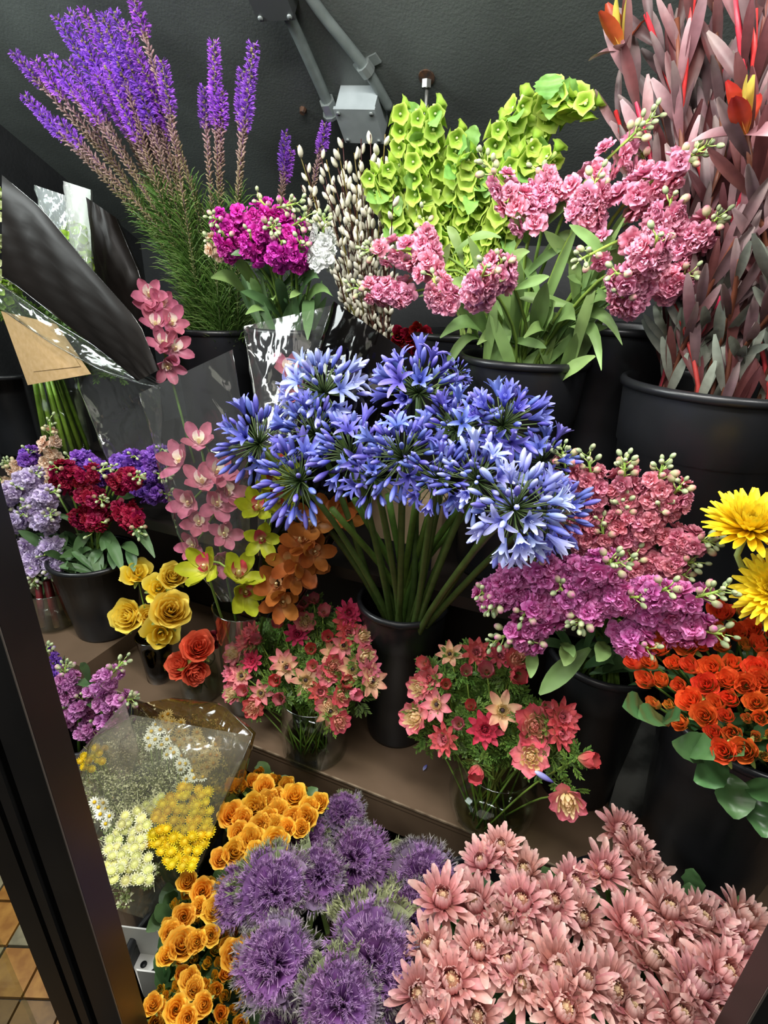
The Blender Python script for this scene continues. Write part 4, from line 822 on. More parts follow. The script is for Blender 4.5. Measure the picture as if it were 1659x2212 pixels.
chp = petal_mat('anemone_hot_pink', [(0, '#d8607a'), (1, '#cf2f5c')], .5, .28, .06, .01); cpe = petal_mat('anemone_peach', [(0, '#e8d49c'), (.6, '#e6b090'), (1, '#dc8a7c')], .5, .28, .1, .01)
ccr = petal_mat('anemone_cream', [(0, '#d8c878'), (.5, '#ead8a0'), (1, '#efd0a8')], .5, .28, .08, .01)
AN = dict(coral=anem('coral_anemone', cp, cpe, 'double'), pink=anem('pink_anemone', cpk, ccr, 'double'), hot=anem('hot_pink_anemone', chp, chp, 'ruff'), pruff=anem('pink_ruffled_anemone', cpk, cpk, 'ruff'), cruff=anem('coral_ruffled_anemone', cp, cpk, 'ruff'),
          cream=anem('cream_anemone', cpe, ccr, 'star'), cup=anem('coral_cup_anemone', cp, cp, 'cup'), pcup=anem('pink_cup_anemone', cpk, cpe, 'cup'), star=anem('pink_star_anemone', cpk, ccr, 'star'))
def fern():
    b = MB()
    for k in range(7):
        a = k * .9 + U_(-.2, .2); e = U_(-.3, .7); L_ = U_(.020, .032); d = Vector((cos(a) * cos(e), sin(a) * cos(e), sin(e))); sd = d.cross(Vector((0, 0, 1))).normalized(); up = sd.cross(d)
        b.tube([(0, 0, 0), d * L_ * .5], .0007, 4, 0)
        for j in range(9):
            f = .3 + .7 * j / 9; s = (1 if j % 2 else -1); q = d * L_ * f; dd = (d * .9 + sd * s * U_(.5, 1) + up * U_(-.3, .4)).normalized(); ll = L_ * .42 * (1.1 - .4 * f); w = dd.cross(up).normalized() * .0017
            b.add([q - w * .4, q + w * .4, q + dd * ll * .6 + w, q + dd * ll * .6 - w, q + dd * ll], [(0, 1, 2, 3), (3, 2, 4)], 0, [0, 0, .7, .7, 1])
    return b.mesh('ferny_collar', [FERN])
FRN = variants(fern, 4)
def anemone(kind, x, y, v, s, root, face, lbl, reg, grp, fern_=2):
    p = PV(x, y, v); f = (to_cam(p) + Vector(face) + rdir() * .12).normalized(); r = root + Vector((U_(-.04, .04), U_(-.04, .04), .012)); th = thing('anemone', r, lbl, 'flower', grp, reg, p)
    m = p.lerp(r, .4) - f * .02; stem_part(th, [r, m, p - f * .004], .0022, .0018, STEM, 7, 6); part(AN[kind], 'flower_head', th, frame(f, p) @ Matrix.Scale(s * (1.5 if 'cup' in kind else 1.3), 4))
    for k in range(fern_):
        q = p - f * (.012 + .016 * k) + rdir() * .012; part(random.choice(FRN), 'leaf_collar', th, frame(f + rdir() * .5, q) @ Matrix.Scale(U_(.85, 1.2), 4))
R4 = V4.copy(); R5 = V5.copy()
names = dict(coral='coral double anemone', pink='pink anemone with cream middle', hot='hot pink ruffled anemone', pruff='pink ruffled anemone', cruff='coral ruffled anemone', cream='cream centred anemone', cup='coral cup shaped anemone', pcup='pink cup shaped anemone', star='pale pink starry anemone')
LA = [('pcup', 678, 1300, 0, .8), ('cruff', 640, 1320, -.3, .6), ('pcup', 657, 1308, 0, .6), ('pink', 660, 1346, 0, .5), ('pcup', 698, 1328, .1, .6), ('hot', 752, 1325, .5, .5), ('cruff', 745, 1345, .4, .5), ('pcup', 607, 1348, -.4, .4), ('hot', 642, 1372, 0, .6), ('cruff', 548, 1368, -.8, .3), ('cruff', 535, 1385, -.8, .2), ('pcup', 560, 1385, -.3, .3),
      ('hot', 548, 1428, -.4, .1), ('pink', 510, 1412, -.7, .2), ('pruff', 505, 1455, -.7, 0), ('star', 525, 1460, -.4, .1), ('pink', 508, 1495, -.7, -.2), ('pcup', 532, 1492, -.4, -.1), ('star', 565, 1497, -.1, 0), ('coral', 550, 1525, -.3, -.4), ('cruff', 752, 1368, .3, .4), ('pink', 780, 1375, .6, .3), ('cup', 710, 1378, 0, .4), ('star', 740, 1395, .2, .3),
      ('cream', 718, 1412, .1, .2), ('star', 612, 1430, -.2, .2), ('cream', 620, 1442, -.1, .1), ('cup', 672, 1405, 0, .5), ('pcup', 678, 1440, 0, .1), ('cream', 660, 1470, 0, 0), ('pink', 708, 1455, .1, 0), ('coral', 718, 1440, .2, .2), ('cream', 760, 1445, .3, .1), ('pink', 785, 1420, .6, .1), ('cream', 800, 1470, .7, 0), ('cruff', 692, 1495, .1, -.1), ('cup', 745, 1470, .3, 0),
      ('coral', 735, 1500, .3, -.1), ('pcup', 758, 1495, .5, -.2), ('cup', 600, 1470, -.2, 0), ('pcup', 610, 1508, -.2, -.2), ('pink', 705, 1520, .1, -.4), ('cream', 712, 1535, .1, -.4), ('coral', 730, 1555, .3, -.6), ('pruff', 795, 1450, .6, 0)]
for k, x, y, fx, fz in LA:
    v = .97 - .15 * (y - 1300) / 240; anemone(k, x, y, v, U_(.92, 1.1), R4 if x > 585 else R4 + UD * -.02, (fx, 0, fz * .8), names[k] + ', left anemone vase', 'anA' + k, names[k] + 's in the left vase', 2)
LB_ = [('pcup', 923, 1436, -.5, .4, 1.1), ('cream', 973, 1415, -.2, .6, 1), ('cruff', 1029, 1410, 0, .6, 1.1), ('cruff', 1080, 1418, .2, .6, 1), ('coral', 1112, 1426, .5, .5, 1), ('pcup', 1052, 1455, 0, .5, 1.3), ('cup', 1108, 1460, .4, .2, 1.3), ('pcup', 1007, 1453, -.1, .3, 1), ('pruff', 930, 1466, -.5, .2, 1.2), ('pink', 910, 1485, -.7, 0, 1.2), ('cup', 963, 1479, -.1, .2, .9),
      ('star', 946, 1522, -.3, 0, 1.2), ('pink', 901, 1549, -.6, -.1, 1.4), ('cruff', 963, 1597, -.4, -.3, 1.2), ('pcup', 993, 1565, -.2, 0, 1), ('cup', 1019, 1530, -.1, .7, .9), ('cream', 1084, 1535, .1, .2, 1.25), ('hot', 1047, 1575, 0, 0, 1.3), ('coral', 1152, 1568, .2, .1, 1.6), ('cruff', 1211, 1548, .5, .2, 1.25), ('cruff', 1208, 1585, .5, -.1, 1.1),
      ('pink', 1145, 1635, .1, -.1, 1.45), ('cup', 1251, 1638, .8, -.2, 1.05), ('cup', 1031, 1655, -.1, -.7, 1.1), ('pcup', 1178, 1536, .1, .6, .9), ('pink', 1225, 1722, .2, -.9, 1.35)]
for k, x, y, fx, fz, s in LB_:
    v = .93 - .14 * (y - 1410) / 240; v = max(v, .75); anemone(k, x, y, v, s * .9, R5, (fx, 0, fz * .8), names[k] + ', right anemone vase', 'anB' + k, names[k] + 's in the right vase', 3)
for rt, reg_, poly_, v0, v1, y0 in ((R4, 'left', [(530, 1380), (640, 1330), (760, 1360), (800, 1440), (780, 1530), (640, 1520), (520, 1500)], .97, .83, 1310), (R5, 'right', [(930, 1430), (1080, 1430), (1120, 1500), (1230, 1590), (1210, 1650), (1120, 1650), (1000, 1620), (900, 1590)], .94, .78, 1420)):
    th = thing('anemone_foliage', rt + Vector((0, 0, .1)), 'ferny green foliage filling the %s anemone bunch' % reg_, 'foliage')
    for (x, y) in scatter(poly_, 21): part(random.choice(FRN), 'leaf_frond', th, frame(to_cam((0, 1, 1)) + rdir() * .8, PV(x, y, v0 + (v1 - v0) * (y - y0) / 230 + .04)) @ Matrix.Scale(U_(1.0, 1.4), 4))
    for k in range(14):
        a = k * .45; b = MB(); q = rt + Vector((cos(a) * .05 * U_(.4, 1), sin(a) * .05 * U_(.4, 1), .012)); b.tube([q, rt + Vector((-cos(a) * .03, -sin(a) * .03, .2))], .0024, 5); pmesh(b, 'stem', th, [petal_mat('wet_stem', [(0, '#6a6a30'), (1, '#5a6a2a')], .4, 0)])
th = thing('agapanthus_petal_caught', PV(1180, 1685, .76), 'pale blue agapanthus bud resting on the drooping anemone', 'flower')
part(AB[1][0], 'floret_bud', th, frame(PV(1165, 1670, .75) - PV(1215, 1700, .76), PV(1195, 1690, .755)) @ Matrix.Scale(1.2, 4))
th = thing('fallen_petal', PZ(928, 1655, SZ + .001), 'fallen lilac petal lying on the middle shelf', 'petal'); b = MB(); b.petal(0, 0, 4, 4, .022, .008, .4, 0, 4, 1, M=frame(Vector((0, 0, 1)), PZ(922, 1652, SZ + .002), -.5)); pmesh(b, 'petal', th, [AGL])

# ------------------------------------------------------------------ pink chrysanthemums
MU = petal_mat('mum_pink', [(0, '#8e4a48'), (.35, '#b8746e'), (.75, '#d6a09c'), (1, '#eac4bc')], .5, .25, .18, .016, noise=.2, nscale=90); MI = petal_mat('mum_heart', [(0, '#8a4438'), (.55, '#b87862'), (1, '#e8c8a0')], .5, .25, .1, .01)
b = MB(); b.petal(0, .006, 0, -14, .045, .0120, .45, 0, 6, 2, 1.7, .42); MUP = b.mesh('ray_petal', [MU])
b = MB(); b.petal(0, .006, 0, 16, .042, .0105, .6, 0, 6, 2, 1.7, .42); MUP2 = b.mesh('ray_petal_upturned', [MU])
def mumh():
    b = MB()
    for k in range(20): b.petal(k * 2.4, .008, 34 + U_(-10, 12), 18, .038, .0080, .6, 0, 5, 1, 1.5, .6)
    for k in range(20): b.petal(k * 2.4, .010, 55 + U_(-6, 6), 62, .032, .0072, .7, 0, 6, 1, 1.2, .55)
    for k in range(26): b.petal(k * 2.4, .010, 66 + U_(-4, 4), 88, .030, .0052, .9, 1, 6, 1, 1.0, .5)
    for k in range(16): b.petal(k * 2.4, .006, 76, 90, .026, .0042, .9, 1, 5, 1, 1.0, .5)
    b.ball(Matrix.Translation((0, 0, .008)), .0115, .0115, .012, 10, 6, 1, .0, .7); b.ball(Matrix.Translation((0, 0, -.003)), .009, .009, .006, 8, 4, 2)
    return b.mesh('chrysanthemum_head', [MU, MI, LEAFD])
MH = variants(mumh, 3)
mums = [(1043, 1869), (1082, 1835), (1135, 1888), (956, 1950), (1029, 1960), (1125, 1955), (1190, 1950), (1091, 2005), (1236, 1910), (1303, 1885), (1337, 1796), (1371, 1845), (1395, 1907), (1443, 1975), (1510, 1995), (1583, 2047), (1255, 1985), (1356, 2005), (932, 2055), (1033, 2060), (1180, 2050), (1308, 2070), (1404, 2080), (976, 2125), (1260, 2125), (1215, 2185), (1501, 2140), (1130, 2130), (905, 2150), (1029, 2200), (1366, 2190), (1462, 2200), (1560, 2110), (1470, 2050), (1320, 2140), (1100, 2090), (1600, 1990), (1200, 2090), (1550, 2210), (940, 2225)]
for i, (x, y) in enumerate(mums):
    p = PZ(x, y, .70 + U_(-.02, .02)); f = (to_cam(p) * .55 + Vector((0, 0, .9)) + rdir() * .3 + Vector(((x - 1200) / 900, 0, 0))).normalized(); rk = 'mum1' if x < 1220 else 'mum2'; rt = FB[rk] + UD * U_(-.08, .08) + VD * U_(-.08, .08) - Vector((0, 0, .1))
    th = thing('chrysanthemum', rt, 'dusty pink chrysanthemum', 'flower', 'dusty pink chrysanthemums at the lower right', 'mums', p); s = U_(.92, 1.12) * (1.0 if y > 1900 else .9)
    stem_part(th, [rt, p.lerp(rt, .4), p - f * .006], .0034, .003, STEMD, 6, 6); F_ = frame(f, p); part(MH[i % 3], 'flower_head', th, F_ @ Matrix.Scale(s, 4))
    for k in range(13): part(MUP if RN() < .6 else MUP2, 'ray_petal', th, F_ @ Matrix.Scale(s, 4) @ Matrix.Rotation(k * 2 * pi / 13 + U_(-.15, .15), 4, 'Z') @ Matrix.Rotation(-radians(U_(2, 32)), 4, 'Y') @ Matrix.Scale(U_(.85, 1.12), 4))
th = thing('chrysanthemum_foliage', FB['mum1'], 'dark green leaves beneath the pink chrysanthemums', 'foliage')
for i in range(70):
    x, y = U_(940, 1560), U_(1930, 2230); p = PZ(x, y, .60); strap_leaf(th, p, p + (rdir() + Vector((0, 0, .2))).normalized() * .07, .035, .1, LEAFD, n=8, ser=.12)

# ------------------------------------------------------------------ yellow disbud mums at the right edge
YM = petal_mat('mum_yellow', [(0, '#c89a10'), (.5, '#e8c818'), (1, '#f6e236')], .5, .25, .08, .006)
def ymum():
    b = MB()
    for r_, (n, e, L_) in enumerate(((22, -8, .045), (22, 8, .043), (20, 24, .038), (18, 40, .032), (16, 58, .025), (12, 74, .018))):
        for k in range(n): b.petal(k * 2 * pi / n + r_ * .3 + U_(-.06, .06), .006, e + U_(-6, 6), 25, L_ * U_(.9, 1.05), .0085, .7, 0, 5, 1, 1.5, .5)
    return b.mesh('yellow_chrysanthemum_head', [YM])
YMM = ymum()
for x, y, v, s, f0, lbl in [(1622, 1138, .84, 1.35, (-.2, 0, 1.6), 'large yellow chrysanthemum at the right edge, upper one'), (1678, 1275, .82, 1.2, (-.6, 0, .3), 'large yellow chrysanthemum at the right edge, lower one')]:
    p = PV(x, y, v); f = (to_cam(p) * .5 + Vector(f0)).normalized(); th = thing('chrysanthemum', BY - Vector((0, 0, .1)), lbl, 'flower', 'yellow chrysanthemums'); stem_part(th, [BY - Vector((0, 0, .1)), BY.lerp(p, .3), p - Vector((0, 0, .06)), p], .0045, .004, STEML, 8, 7); part(YMM, 'flower_head', th, frame(f, p) @ Matrix.Scale(s, 4))

# ------------------------------------------------------------------ purple kale
KP = petal_mat('kale_purple', [(0, '#46204e'), (.5, '#713f80'), (.85, '#9a6ea6'), (1, '#c4a2c8')], .6, .22, .1, .012); KG = petal_mat('kale_greyed', [(0, '#5a3a62'), (.5, '#7a5a80'), (.8, '#93809a'), (1, '#9a9c86')], .6, .2, .12, .02); KGR = petal_mat('kale_green', [(0, '#4a5a3c'), (.6, '#75805a'), (1, '#a0a67c')], .6, .2, .1)
def kleaf(mat, L_=.07):
    def f():
        b = MB(); nu, nv = 6, 4; g = []; ts = []; edge = []
        for i in range(nu + 1):
            x = i / nu; w = L_ * .42 * (x ** .8) * (1.02 if x < .9 else .9); row = []; tr = []
            for j in range(-nv, nv + 1):
                y = j / nv; ang = y * .95; r = L_ * x; px_ = r * cos(ang * .85); py_ = r * sin(ang * .85); z = .010 * x * x + .008 * x * sin(9 * y + 4 * x) + .004 * x * cos(15 * y)
                row.append((px_, py_, z)); tr.append(x * .75)
            g.append(row); ts.append(tr)
        b.grid(g, 0, ts)
        for n_ in range(84):
            y = U_(-1, 1); x = U_(.72, 1.0) if n_ % 6 == 0 else 1.0; ang = y * .95 * .85; p = Vector((L_ * x * cos(ang), L_ * x * sin(ang), .010 * x * x + .006 * x * sin(7 * y + 4 * x) + .004 * x * cos(13 * y)))
            d = Vector((cos(ang), sin(ang), U_(.1, .9))).normalized() if n_ % 6 == 0 else Vector((cos(ang * 1.2), sin(ang * 1.2), U_(-.3, .9))).normalized(); L2 = U_(.009, .018); s = d.cross(rdir()).normalized() * .0014
            m_ = p + d * L2 * .55; b.add([p - s, p + s, m_ + s, m_ - s], [(0, 1, 2, 3)], 0, [.7, .7, .85, .85])
            for q in range(3):
                dd = (d + rdir() * .75).normalized(); b.add([m_ - s, m_ + s, m_ + dd * L2 * .7], [(0, 1, 2)], 0, [.85, .85, 1])
        b.tube([(0, 0, .001), (L_ * .8, 0, .010)], [.0024, .0008], 4, 0, t0=.7, t1=.95)
        for y in (-.75, -.4, .4, .75):
            an = y * .8; b.tube([(L_ * .12, 0, .002), (L_ * .5 * cos(an), L_ * .5 * sin(an), .007 + .008 * .5 * sin(9 * y + 2)), (L_ * .92 * cos(an), L_ * .92 * sin(an), .013 + .007 * sin(9 * y + 3.6))], [.0014, .001, .0006], 4, 0, t0=.75, t1=1)
        return b.mesh('kale_leaf', [mat])
    return variants(f, 2)
KL = [kleaf(KP), kleaf(KG), kleaf(KGR)]
for i, (x, y, r, z, fx, fy) in enumerate([(662, 1824, 62, .60, 0, 0), (691, 1893, 72, .64, 0, 0), (597, 1933, 86, .65, -.2, 0), (528, 1943, 76, .62, -.6, 0), (762, 1860, 84, .60, .3, 0), (597, 2085, 102, .65, -.2, 0), (803, 2090, 112, .66, .1, 0), (738, 2170, 98, .68, 0, 0), (905, 1907, 84, .58, .2, 0), (892, 1990, 76, .57, .3, 0), (865, 2140, 92, .63, .3, 0), (625, 2215, 80, .6, 0, 0), (740, 1760, 50, .50, .1, 0)]):
    p = PZ(x, y, z); R = r / FPX * depth(p); f = (to_cam(p) * .8 + Vector((fx, fy, .5)) + rdir() * .12).normalized(); rt = FB['kale'] + UD * U_(-.1, .1) + VD * U_(-.08, .08) - Vector((0, 0, .15))
    th = thing('ornamental_kale', rt, 'frilly purple ornamental kale head', 'ornamental kale', 'purple kale heads at the bottom centre', 'kale', p); stem_part(th, [rt, p.lerp(rt, .5), p - f * .01], .006, .005, STEML, 6, 6)
    F_ = frame(f, p); k = R / .080; n = 17; az0 = U_(0, 6.28)
    for j in range(n):
        q = j / n; e = 74 - 66 * q ** .75 + U_(-9, 9); kind = 0 if q < .7 else (1 if q < .9 else 2); 
        part(random.choice(KL[kind]), 'leaf', th, F_ @ Matrix.Rotation(j * 2.4, 4, 'Z') @ Matrix.Translation((0, 0, .014 * (1 - q) * k)) @ Matrix.Rotation(-radians(e), 4, 'Y') @ Matrix.Scale(k * (.42 + .62 * q ** .6) * (1 + .22 * q * cos(j * 2.4 - az0)) * U_(.9, 1.1), 4))
# dark purple stems behind the kale
for i, (x, y) in enumerate([(800, 1830), (830, 1850), (845, 1900), (815, 1920), (780, 1960), (860, 1960), (835, 1990), (795, 1890), (720, 1990), (745, 2000)]):
    p = PZ(x, y, .52); q = PZ(x + U_(-20, 10), y + 130, .36); th = thing('budded_sprig', q, 'dark purple budded stem between the kale heads', 'stem', 'dark stems between the kale', 'dstem', p)
    stem_part(th, [q, p], .006, .004, petal_mat('dark_purple_stem', [(0, '#2c1826'), (1, '#4a2638')], .5, 0), 4, 6)
    b = MB()
    for k in range(22):
        f = k / 22; c = q.lerp(p, f); o = frame(p - q, (0, 0, 0), k * 2.4).to_3x3() @ Vector((1, 0, 0)); b.ball(frame(o + (p - q).normalized() * .6, c + o * .008), .003, .003, .008, 5, 3, 0)
    pmesh(b, 'buds', th, [petal_mat('dull_buds', [(0, '#3a2230'), (1, '#6a5a48')], .6, 0)], kind='stuff')

# ------------------------------------------------------------------ button mums and daisies in cellophane
def button(mat, hi):
    b = MB(); b.ball(Matrix.Translation((0, 0, .001)), .0075, .0075, .0045, 9, 4, 1, 0, 1)
    for r_, (n, e, L_) in enumerate(((14, 5, .0085), (13, 30, .0075), (11, 55, .006))):
        for k in range(n): b.petal(k * 2 * pi / n + r_, .0042, e, 40, L_, .0035, .5, 0, 2, 1, 1.2, .5)
    return b.mesh('button_bloom', [mat, hi])
BY1 = button(petal_mat('button_yellow', [(0, '#c9a60c'), (.5, '#e6cc20'), (1, '#f0de3a')], .55, .2, .08), petal_mat('button_yellow_heart', [(0, '#b8980a'), (1, '#d6b818')], .6, 0)); BW1 = button(petal_mat('button_cream', [(0, '#c8c480'), (.5, '#e4e2b4'), (1, '#f2f0d8')], .55, .2, .06), petal_mat('button_cream_heart', [(0, '#b8b860'), (1, '#d6d68a')], .6, 0))
b = MB(); b.ball(Matrix.Translation((0, 0, .0015)), .0035, .0035, .0025, 8, 4, 1)
for k in range(12): b.petal(k * .5236, .003, 5, -5, .0075, .0036, .3, 0, 2, 1, 1.6, .5)
DAI = b.mesh('daisy_bloom', [petal_mat('daisy_white', [(0, '#d8d8c8'), (1, '#f6f6ee')], .55, .2, .05), petal_mat('daisy_heart', [(0, '#b8900c'), (1, '#dcb420')], .6, 0)])
def small(kind, me, poly_, sp, z, scale, lbl, grp, nm):
    for (x, y) in scatter(poly_, sp, .25):
        p = PZ(x, y, z + U_(-.012, .012)); f = (to_cam(p) * .8 + Vector((0, 0, .6)) + rdir() * .5).normalized(); r = p.lerp(FB['btn'], .35) - Vector((0, 0, .09)); th = thing(nm, r, lbl, 'flower', grp, kind, p)
        b = MB(); b.tube([r, p - f * .002], .0011, 4); pmesh(b, 'stem', th, [STEML]); part(me, 'bloom', th, frame(f, p) @ Matrix.Scale(scale * U_(.88, 1.12), 4))
small('btny', BY1, [(325, 1810), (340, 1750), (380, 1700), (410, 1690), (460, 1715), (465, 1770), (440, 1830), (410, 1880), (370, 1880), (330, 1840)], 19, .66, 1.0, 'yellow button chrysanthemum in the wrapped bunch', 'yellow button chrysanthemums', 'button_chrysanthemum')
small('btnc', BW1, [(222, 1830), (240, 1790), (270, 1755), (310, 1750), (325, 1790), (320, 1840), (330, 1900), (290, 1910), (235, 1900)], 19, .655, 1.0, 'cream button chrysanthemum in the wrapped bunch', 'cream button chrysanthemums', 'button_chrysanthemum')
small('btnc2', BW1, [(310, 1740), (350, 1720), (360, 1740), (325, 1760)], 17, .64, .95, 'cream button flower above the yellow ones', 'cream buttons above the yellow ones', 'button_chrysanthemum')
small('dai', DAI, [(300, 1600), (330, 1560), (375, 1530), (395, 1560), (440, 1590), (480, 1600), (480, 1640), (440, 1680), (400, 1690), (380, 1640), (320, 1620)], 19, .63, 1.15, 'white daisy with yellow centre in the wrapped bunch', 'white daisies in the wrapped bunch', 'daisy')
small('yw', BY1, [(165, 1630), (230, 1600), (235, 1640), (180, 1680)], 17, .62, .85, 'small yellow flower behind the wrap beside the post', 'small yellow flowers behind the wrap', 'yellow_sprig')
small('dai2', DAI, [(195, 1720), (240, 1740), (235, 1790), (205, 1760)], 16, .62, 1.0, 'small white daisy beside the left door post', 'white daisies beside the post', 'daisy')
def fluff(poly_, n, z, mats, nm, lbl, size=.0024, h=.03):
    b = MB(); pts = scatter(poly_, 24, .3)
    for i in range(n):
        x, y = random.choice(pts); p = PZ(x + U_(-14, 14), y + U_(-14, 14), z + U_(-h, h * .4)); s = size * U_(.6, 1.5); fr_ = frame(rdir(), p)
        b.add([fr_ @ Vector(q) for q in ((s, 0, 0), (-s * .5, s * .9, 0), (-s * .5, -s * .9, 0), (0, 0, s))], [(0, 1, 2), (0, 1, 3), (1, 2, 3), (2, 0, 3)], 0 if RN() < .75 else 1, [.2, .9, .9, 1])
    for i in range(n // 8):
        x, y = random.choice(pts); p = PZ(x, y, z - h); b.tube([p, p + (rdir() + Vector((0, 0, 1))).normalized() * .05], .0006, 3, 1, False)
    o = solo(b, nm, mats, lbl, 'filler flowers', kind='stuff')
FW = petal_mat('fluff_white', [(0, '#b8ba90'), (1, '#e2e2c2')], .7, .2); FG = petal_mat('fluff_green', [(0, '#5a6a38'), (1, '#8c9660')], .7, .1)
fluff([(180, 1700), (220, 1600), (300, 1550), (440, 1540), (500, 1600), (480, 1680), (340, 1740), (230, 1790), (195, 1760)], 5200, .60, [FW, FG], 'filler_sprays', 'pale wax flower filler inside the wrapped bunch', .0024, .03)
fluff([(220, 1790), (330, 1740), (330, 1900), (260, 1960), (235, 1900)], 900, .62, [FG, FW], 'filler_foliage', 'green stems under the cream buttons', .003, .02)
fluff([(430, 1640), (500, 1620), (500, 1700), (460, 1760), (440, 1700)], 700, .6, [FG, FW], 'brown_green_filler', 'dry green sprigs at the right side of the wrapped bunch', .003, .03)

# ------------------------------------------------------------------ orchids
def orchid(name, c_sep, c_lip, n=2):
    def f():
        b = MB()
        b.petal(0, .003, 48, -20, .019, .019, .9, 1, 5, 2, 1.2, .45, .0016, t0=0, t1=1); b.petal(1.9, .002, 62, 10, .011, .009, .6, 1, 4, 1); b.petal(-1.9, .002, 62, 10, .011, .009, .6, 1, 4, 1); b.petal(pi + .0, .002, 75, 40, .014, .006, .5, 2, 4, 1); b.ball(Matrix.Translation((.003, 0, .008)), .0022, .0022, .003, 6, 4, 2)
        b.tube([(0, 0, -.02), (0, 0, 0)], .0022, 6, 0)
        return b.mesh(name + '_lip', [c_sep, c_lip, petal_mat('orchid_column', [(0, '#d8c070'), (1, '#efe2b0')], .4, .1)])
    return f()
def sepal(name, mat):
    b = MB(); b.petal(0, .002, 14, 40, .036, .020, .45, 0, 6, 2, 1.25, .42, .0006); return b.mesh(name, [mat])
OP = petal_mat('orchid_pink', [(0, '#e8b8c4'), (.3, '#c9788e'), (1, '#c57088')], .45, .3, .1, .01); OY = petal_mat('orchid_green', [(0, '#d8d860'), (.4, '#b2b82c'), (1, '#a8b02a')], .45, .3, .08, .008); OO = petal_mat('orchid_amber', [(0, '#d89a60'), (.4, '#b06a30'), (1, '#a05a28')], .45, .3, .1, .01)
ORC = dict(pink=(sepal('pink_sepal', OP), orchid('pink_orchid', OP, petal_mat('orchid_pink_lip', [(0, '#f2e4b8'), (.6, '#f4ece0'), (1, '#e8b8c8')], .4, .2))), green=(sepal('green_sepal', OY), orchid('green_orchid', OY, petal_mat('orchid_red_lip', [(0, '#e8d8a0'), (.5, '#c04a50'), (1, '#b0283a')], .4, .2))), amber=(sepal('amber_sepal', OO), orchid('amber_orchid', OO, petal_mat('orchid_amber_lip', [(0, '#e8c890'), (1, '#c86a40')], .4, .2))))
def orchid_spike(kind, word, pts, root, lbl, s=1.15):
    P = [PV(x, y, v) for x, y, v, _, _ in pts]; th = thing('orchid_spike', root, lbl, 'flower'); sp, lp = ORC[kind]
    stem_part(th, [root] + [p - to_cam(p) * .03 for p in P[::max(1, len(P) // 4)]] if len(P) > 1 else [root, P[0]], .0035, .0025, STEM, 10, 6)
    for p, (x, y, v, fx, fz) in zip(P, pts):
        f = (to_cam(p) + Vector((fx, 0, fz))).normalized(); F_ = frame(f, p, pi / 2 + U_(-.4, .4)) ; k = s * 1.5 * U_(.92, 1.08)
        l = part(lp, 'orchid_bloom', th, F_ @ Matrix.Scale(k, 4))
        for j in range(5): part(sp, 'sepal', l, F_ @ Matrix.Rotation(pi + j * 1.257 + U_(-.12, .12), 4, 'Z') @ Matrix.Rotation(-U_(-.1, .35), 4, 'Y') @ Matrix.Scale(k * U_(.9, 1.08), 4))
V3r = V3 + Vector((0, 0, .03))
orchid_spike('pink', '', [(430, 958, .98, 0, 1.0), (392, 1001, .98, -.7, .5), (466, 1022, .97, .4, .4), (437, 1045, .95, 0, .9), (409, 1088, .95, -.3, 0), (468, 1090, .95, .2, .1), (430, 1130, .94, -.1, 0), (484, 1155, .93, .1, 0), (420, 1180, .94, -.5, -.1), (475, 1208, .93, 0, -.5), (490, 1065, .97, .6, .2)], V3r, 'pink cymbidium orchid spike inside the front clear sleeve', 1.05)
orchid_spike('green', '', [(592, 1045, .92, .1, .7), (557, 1100, .92, -.3, .4), (600, 1085, .92, .3, .3), (566, 1165, .91, 0, -.2), (600, 1010, .93, .1, .7)], V3r + UD * .01, 'chartreuse cymbidium spike right of the pink orchids', 1.05)
orchid_spike('green', '', [(448, 1230, .86, -.7, .3), (515, 1245, .87, .2, .7), (530, 1280, .88, .2, -.2)], V3r + UD * -.01, 'lime green orchid blooms low at the glass cylinder rim', 1.25)
orchid_spike('amber', '', [(712, 1115, .95, .4, .4), (670, 1135, .93, 0, .3), (735, 1120, .97, .6, .3), (650, 1170, .92, -.2, .3), (680, 1195, .92, .2, 0), (625, 1215, .91, -.3, 0), (640, 1245, .90, .1, -.2), (600, 1265, .90, -.3, 0), (610, 1300, .89, 0, -.3), (655, 1215, .91, .3, -.2)], V3r + UD * .02, 'amber brown cymbidium spike in the dark sleeve', 1.1)
orchid_spike('pink', '', [(322, 640, 1.12, 0, .3), (328, 668, 1.12, -.2, .6), (337, 705, 1.1, 0, .8), (352, 745, 1.08, 0, .6), (375, 755, 1.1, .6, .2), (362, 790, 1.08, .1, -.5), (370, 700, 1.12, .5, .3), (350, 660, 1.14, .3, .3)], PV(420, 1000, 1.1), 'pink cymbidium spike left of the liatris bucket', .95)
orchid_spike('pink', '', [(622, 800, 1.12, 0, .4), (628, 835, 1.12, .2, 0)], PV(600, 1000, 1.1), 'dull red orchid bud behind the agapanthus', .9)

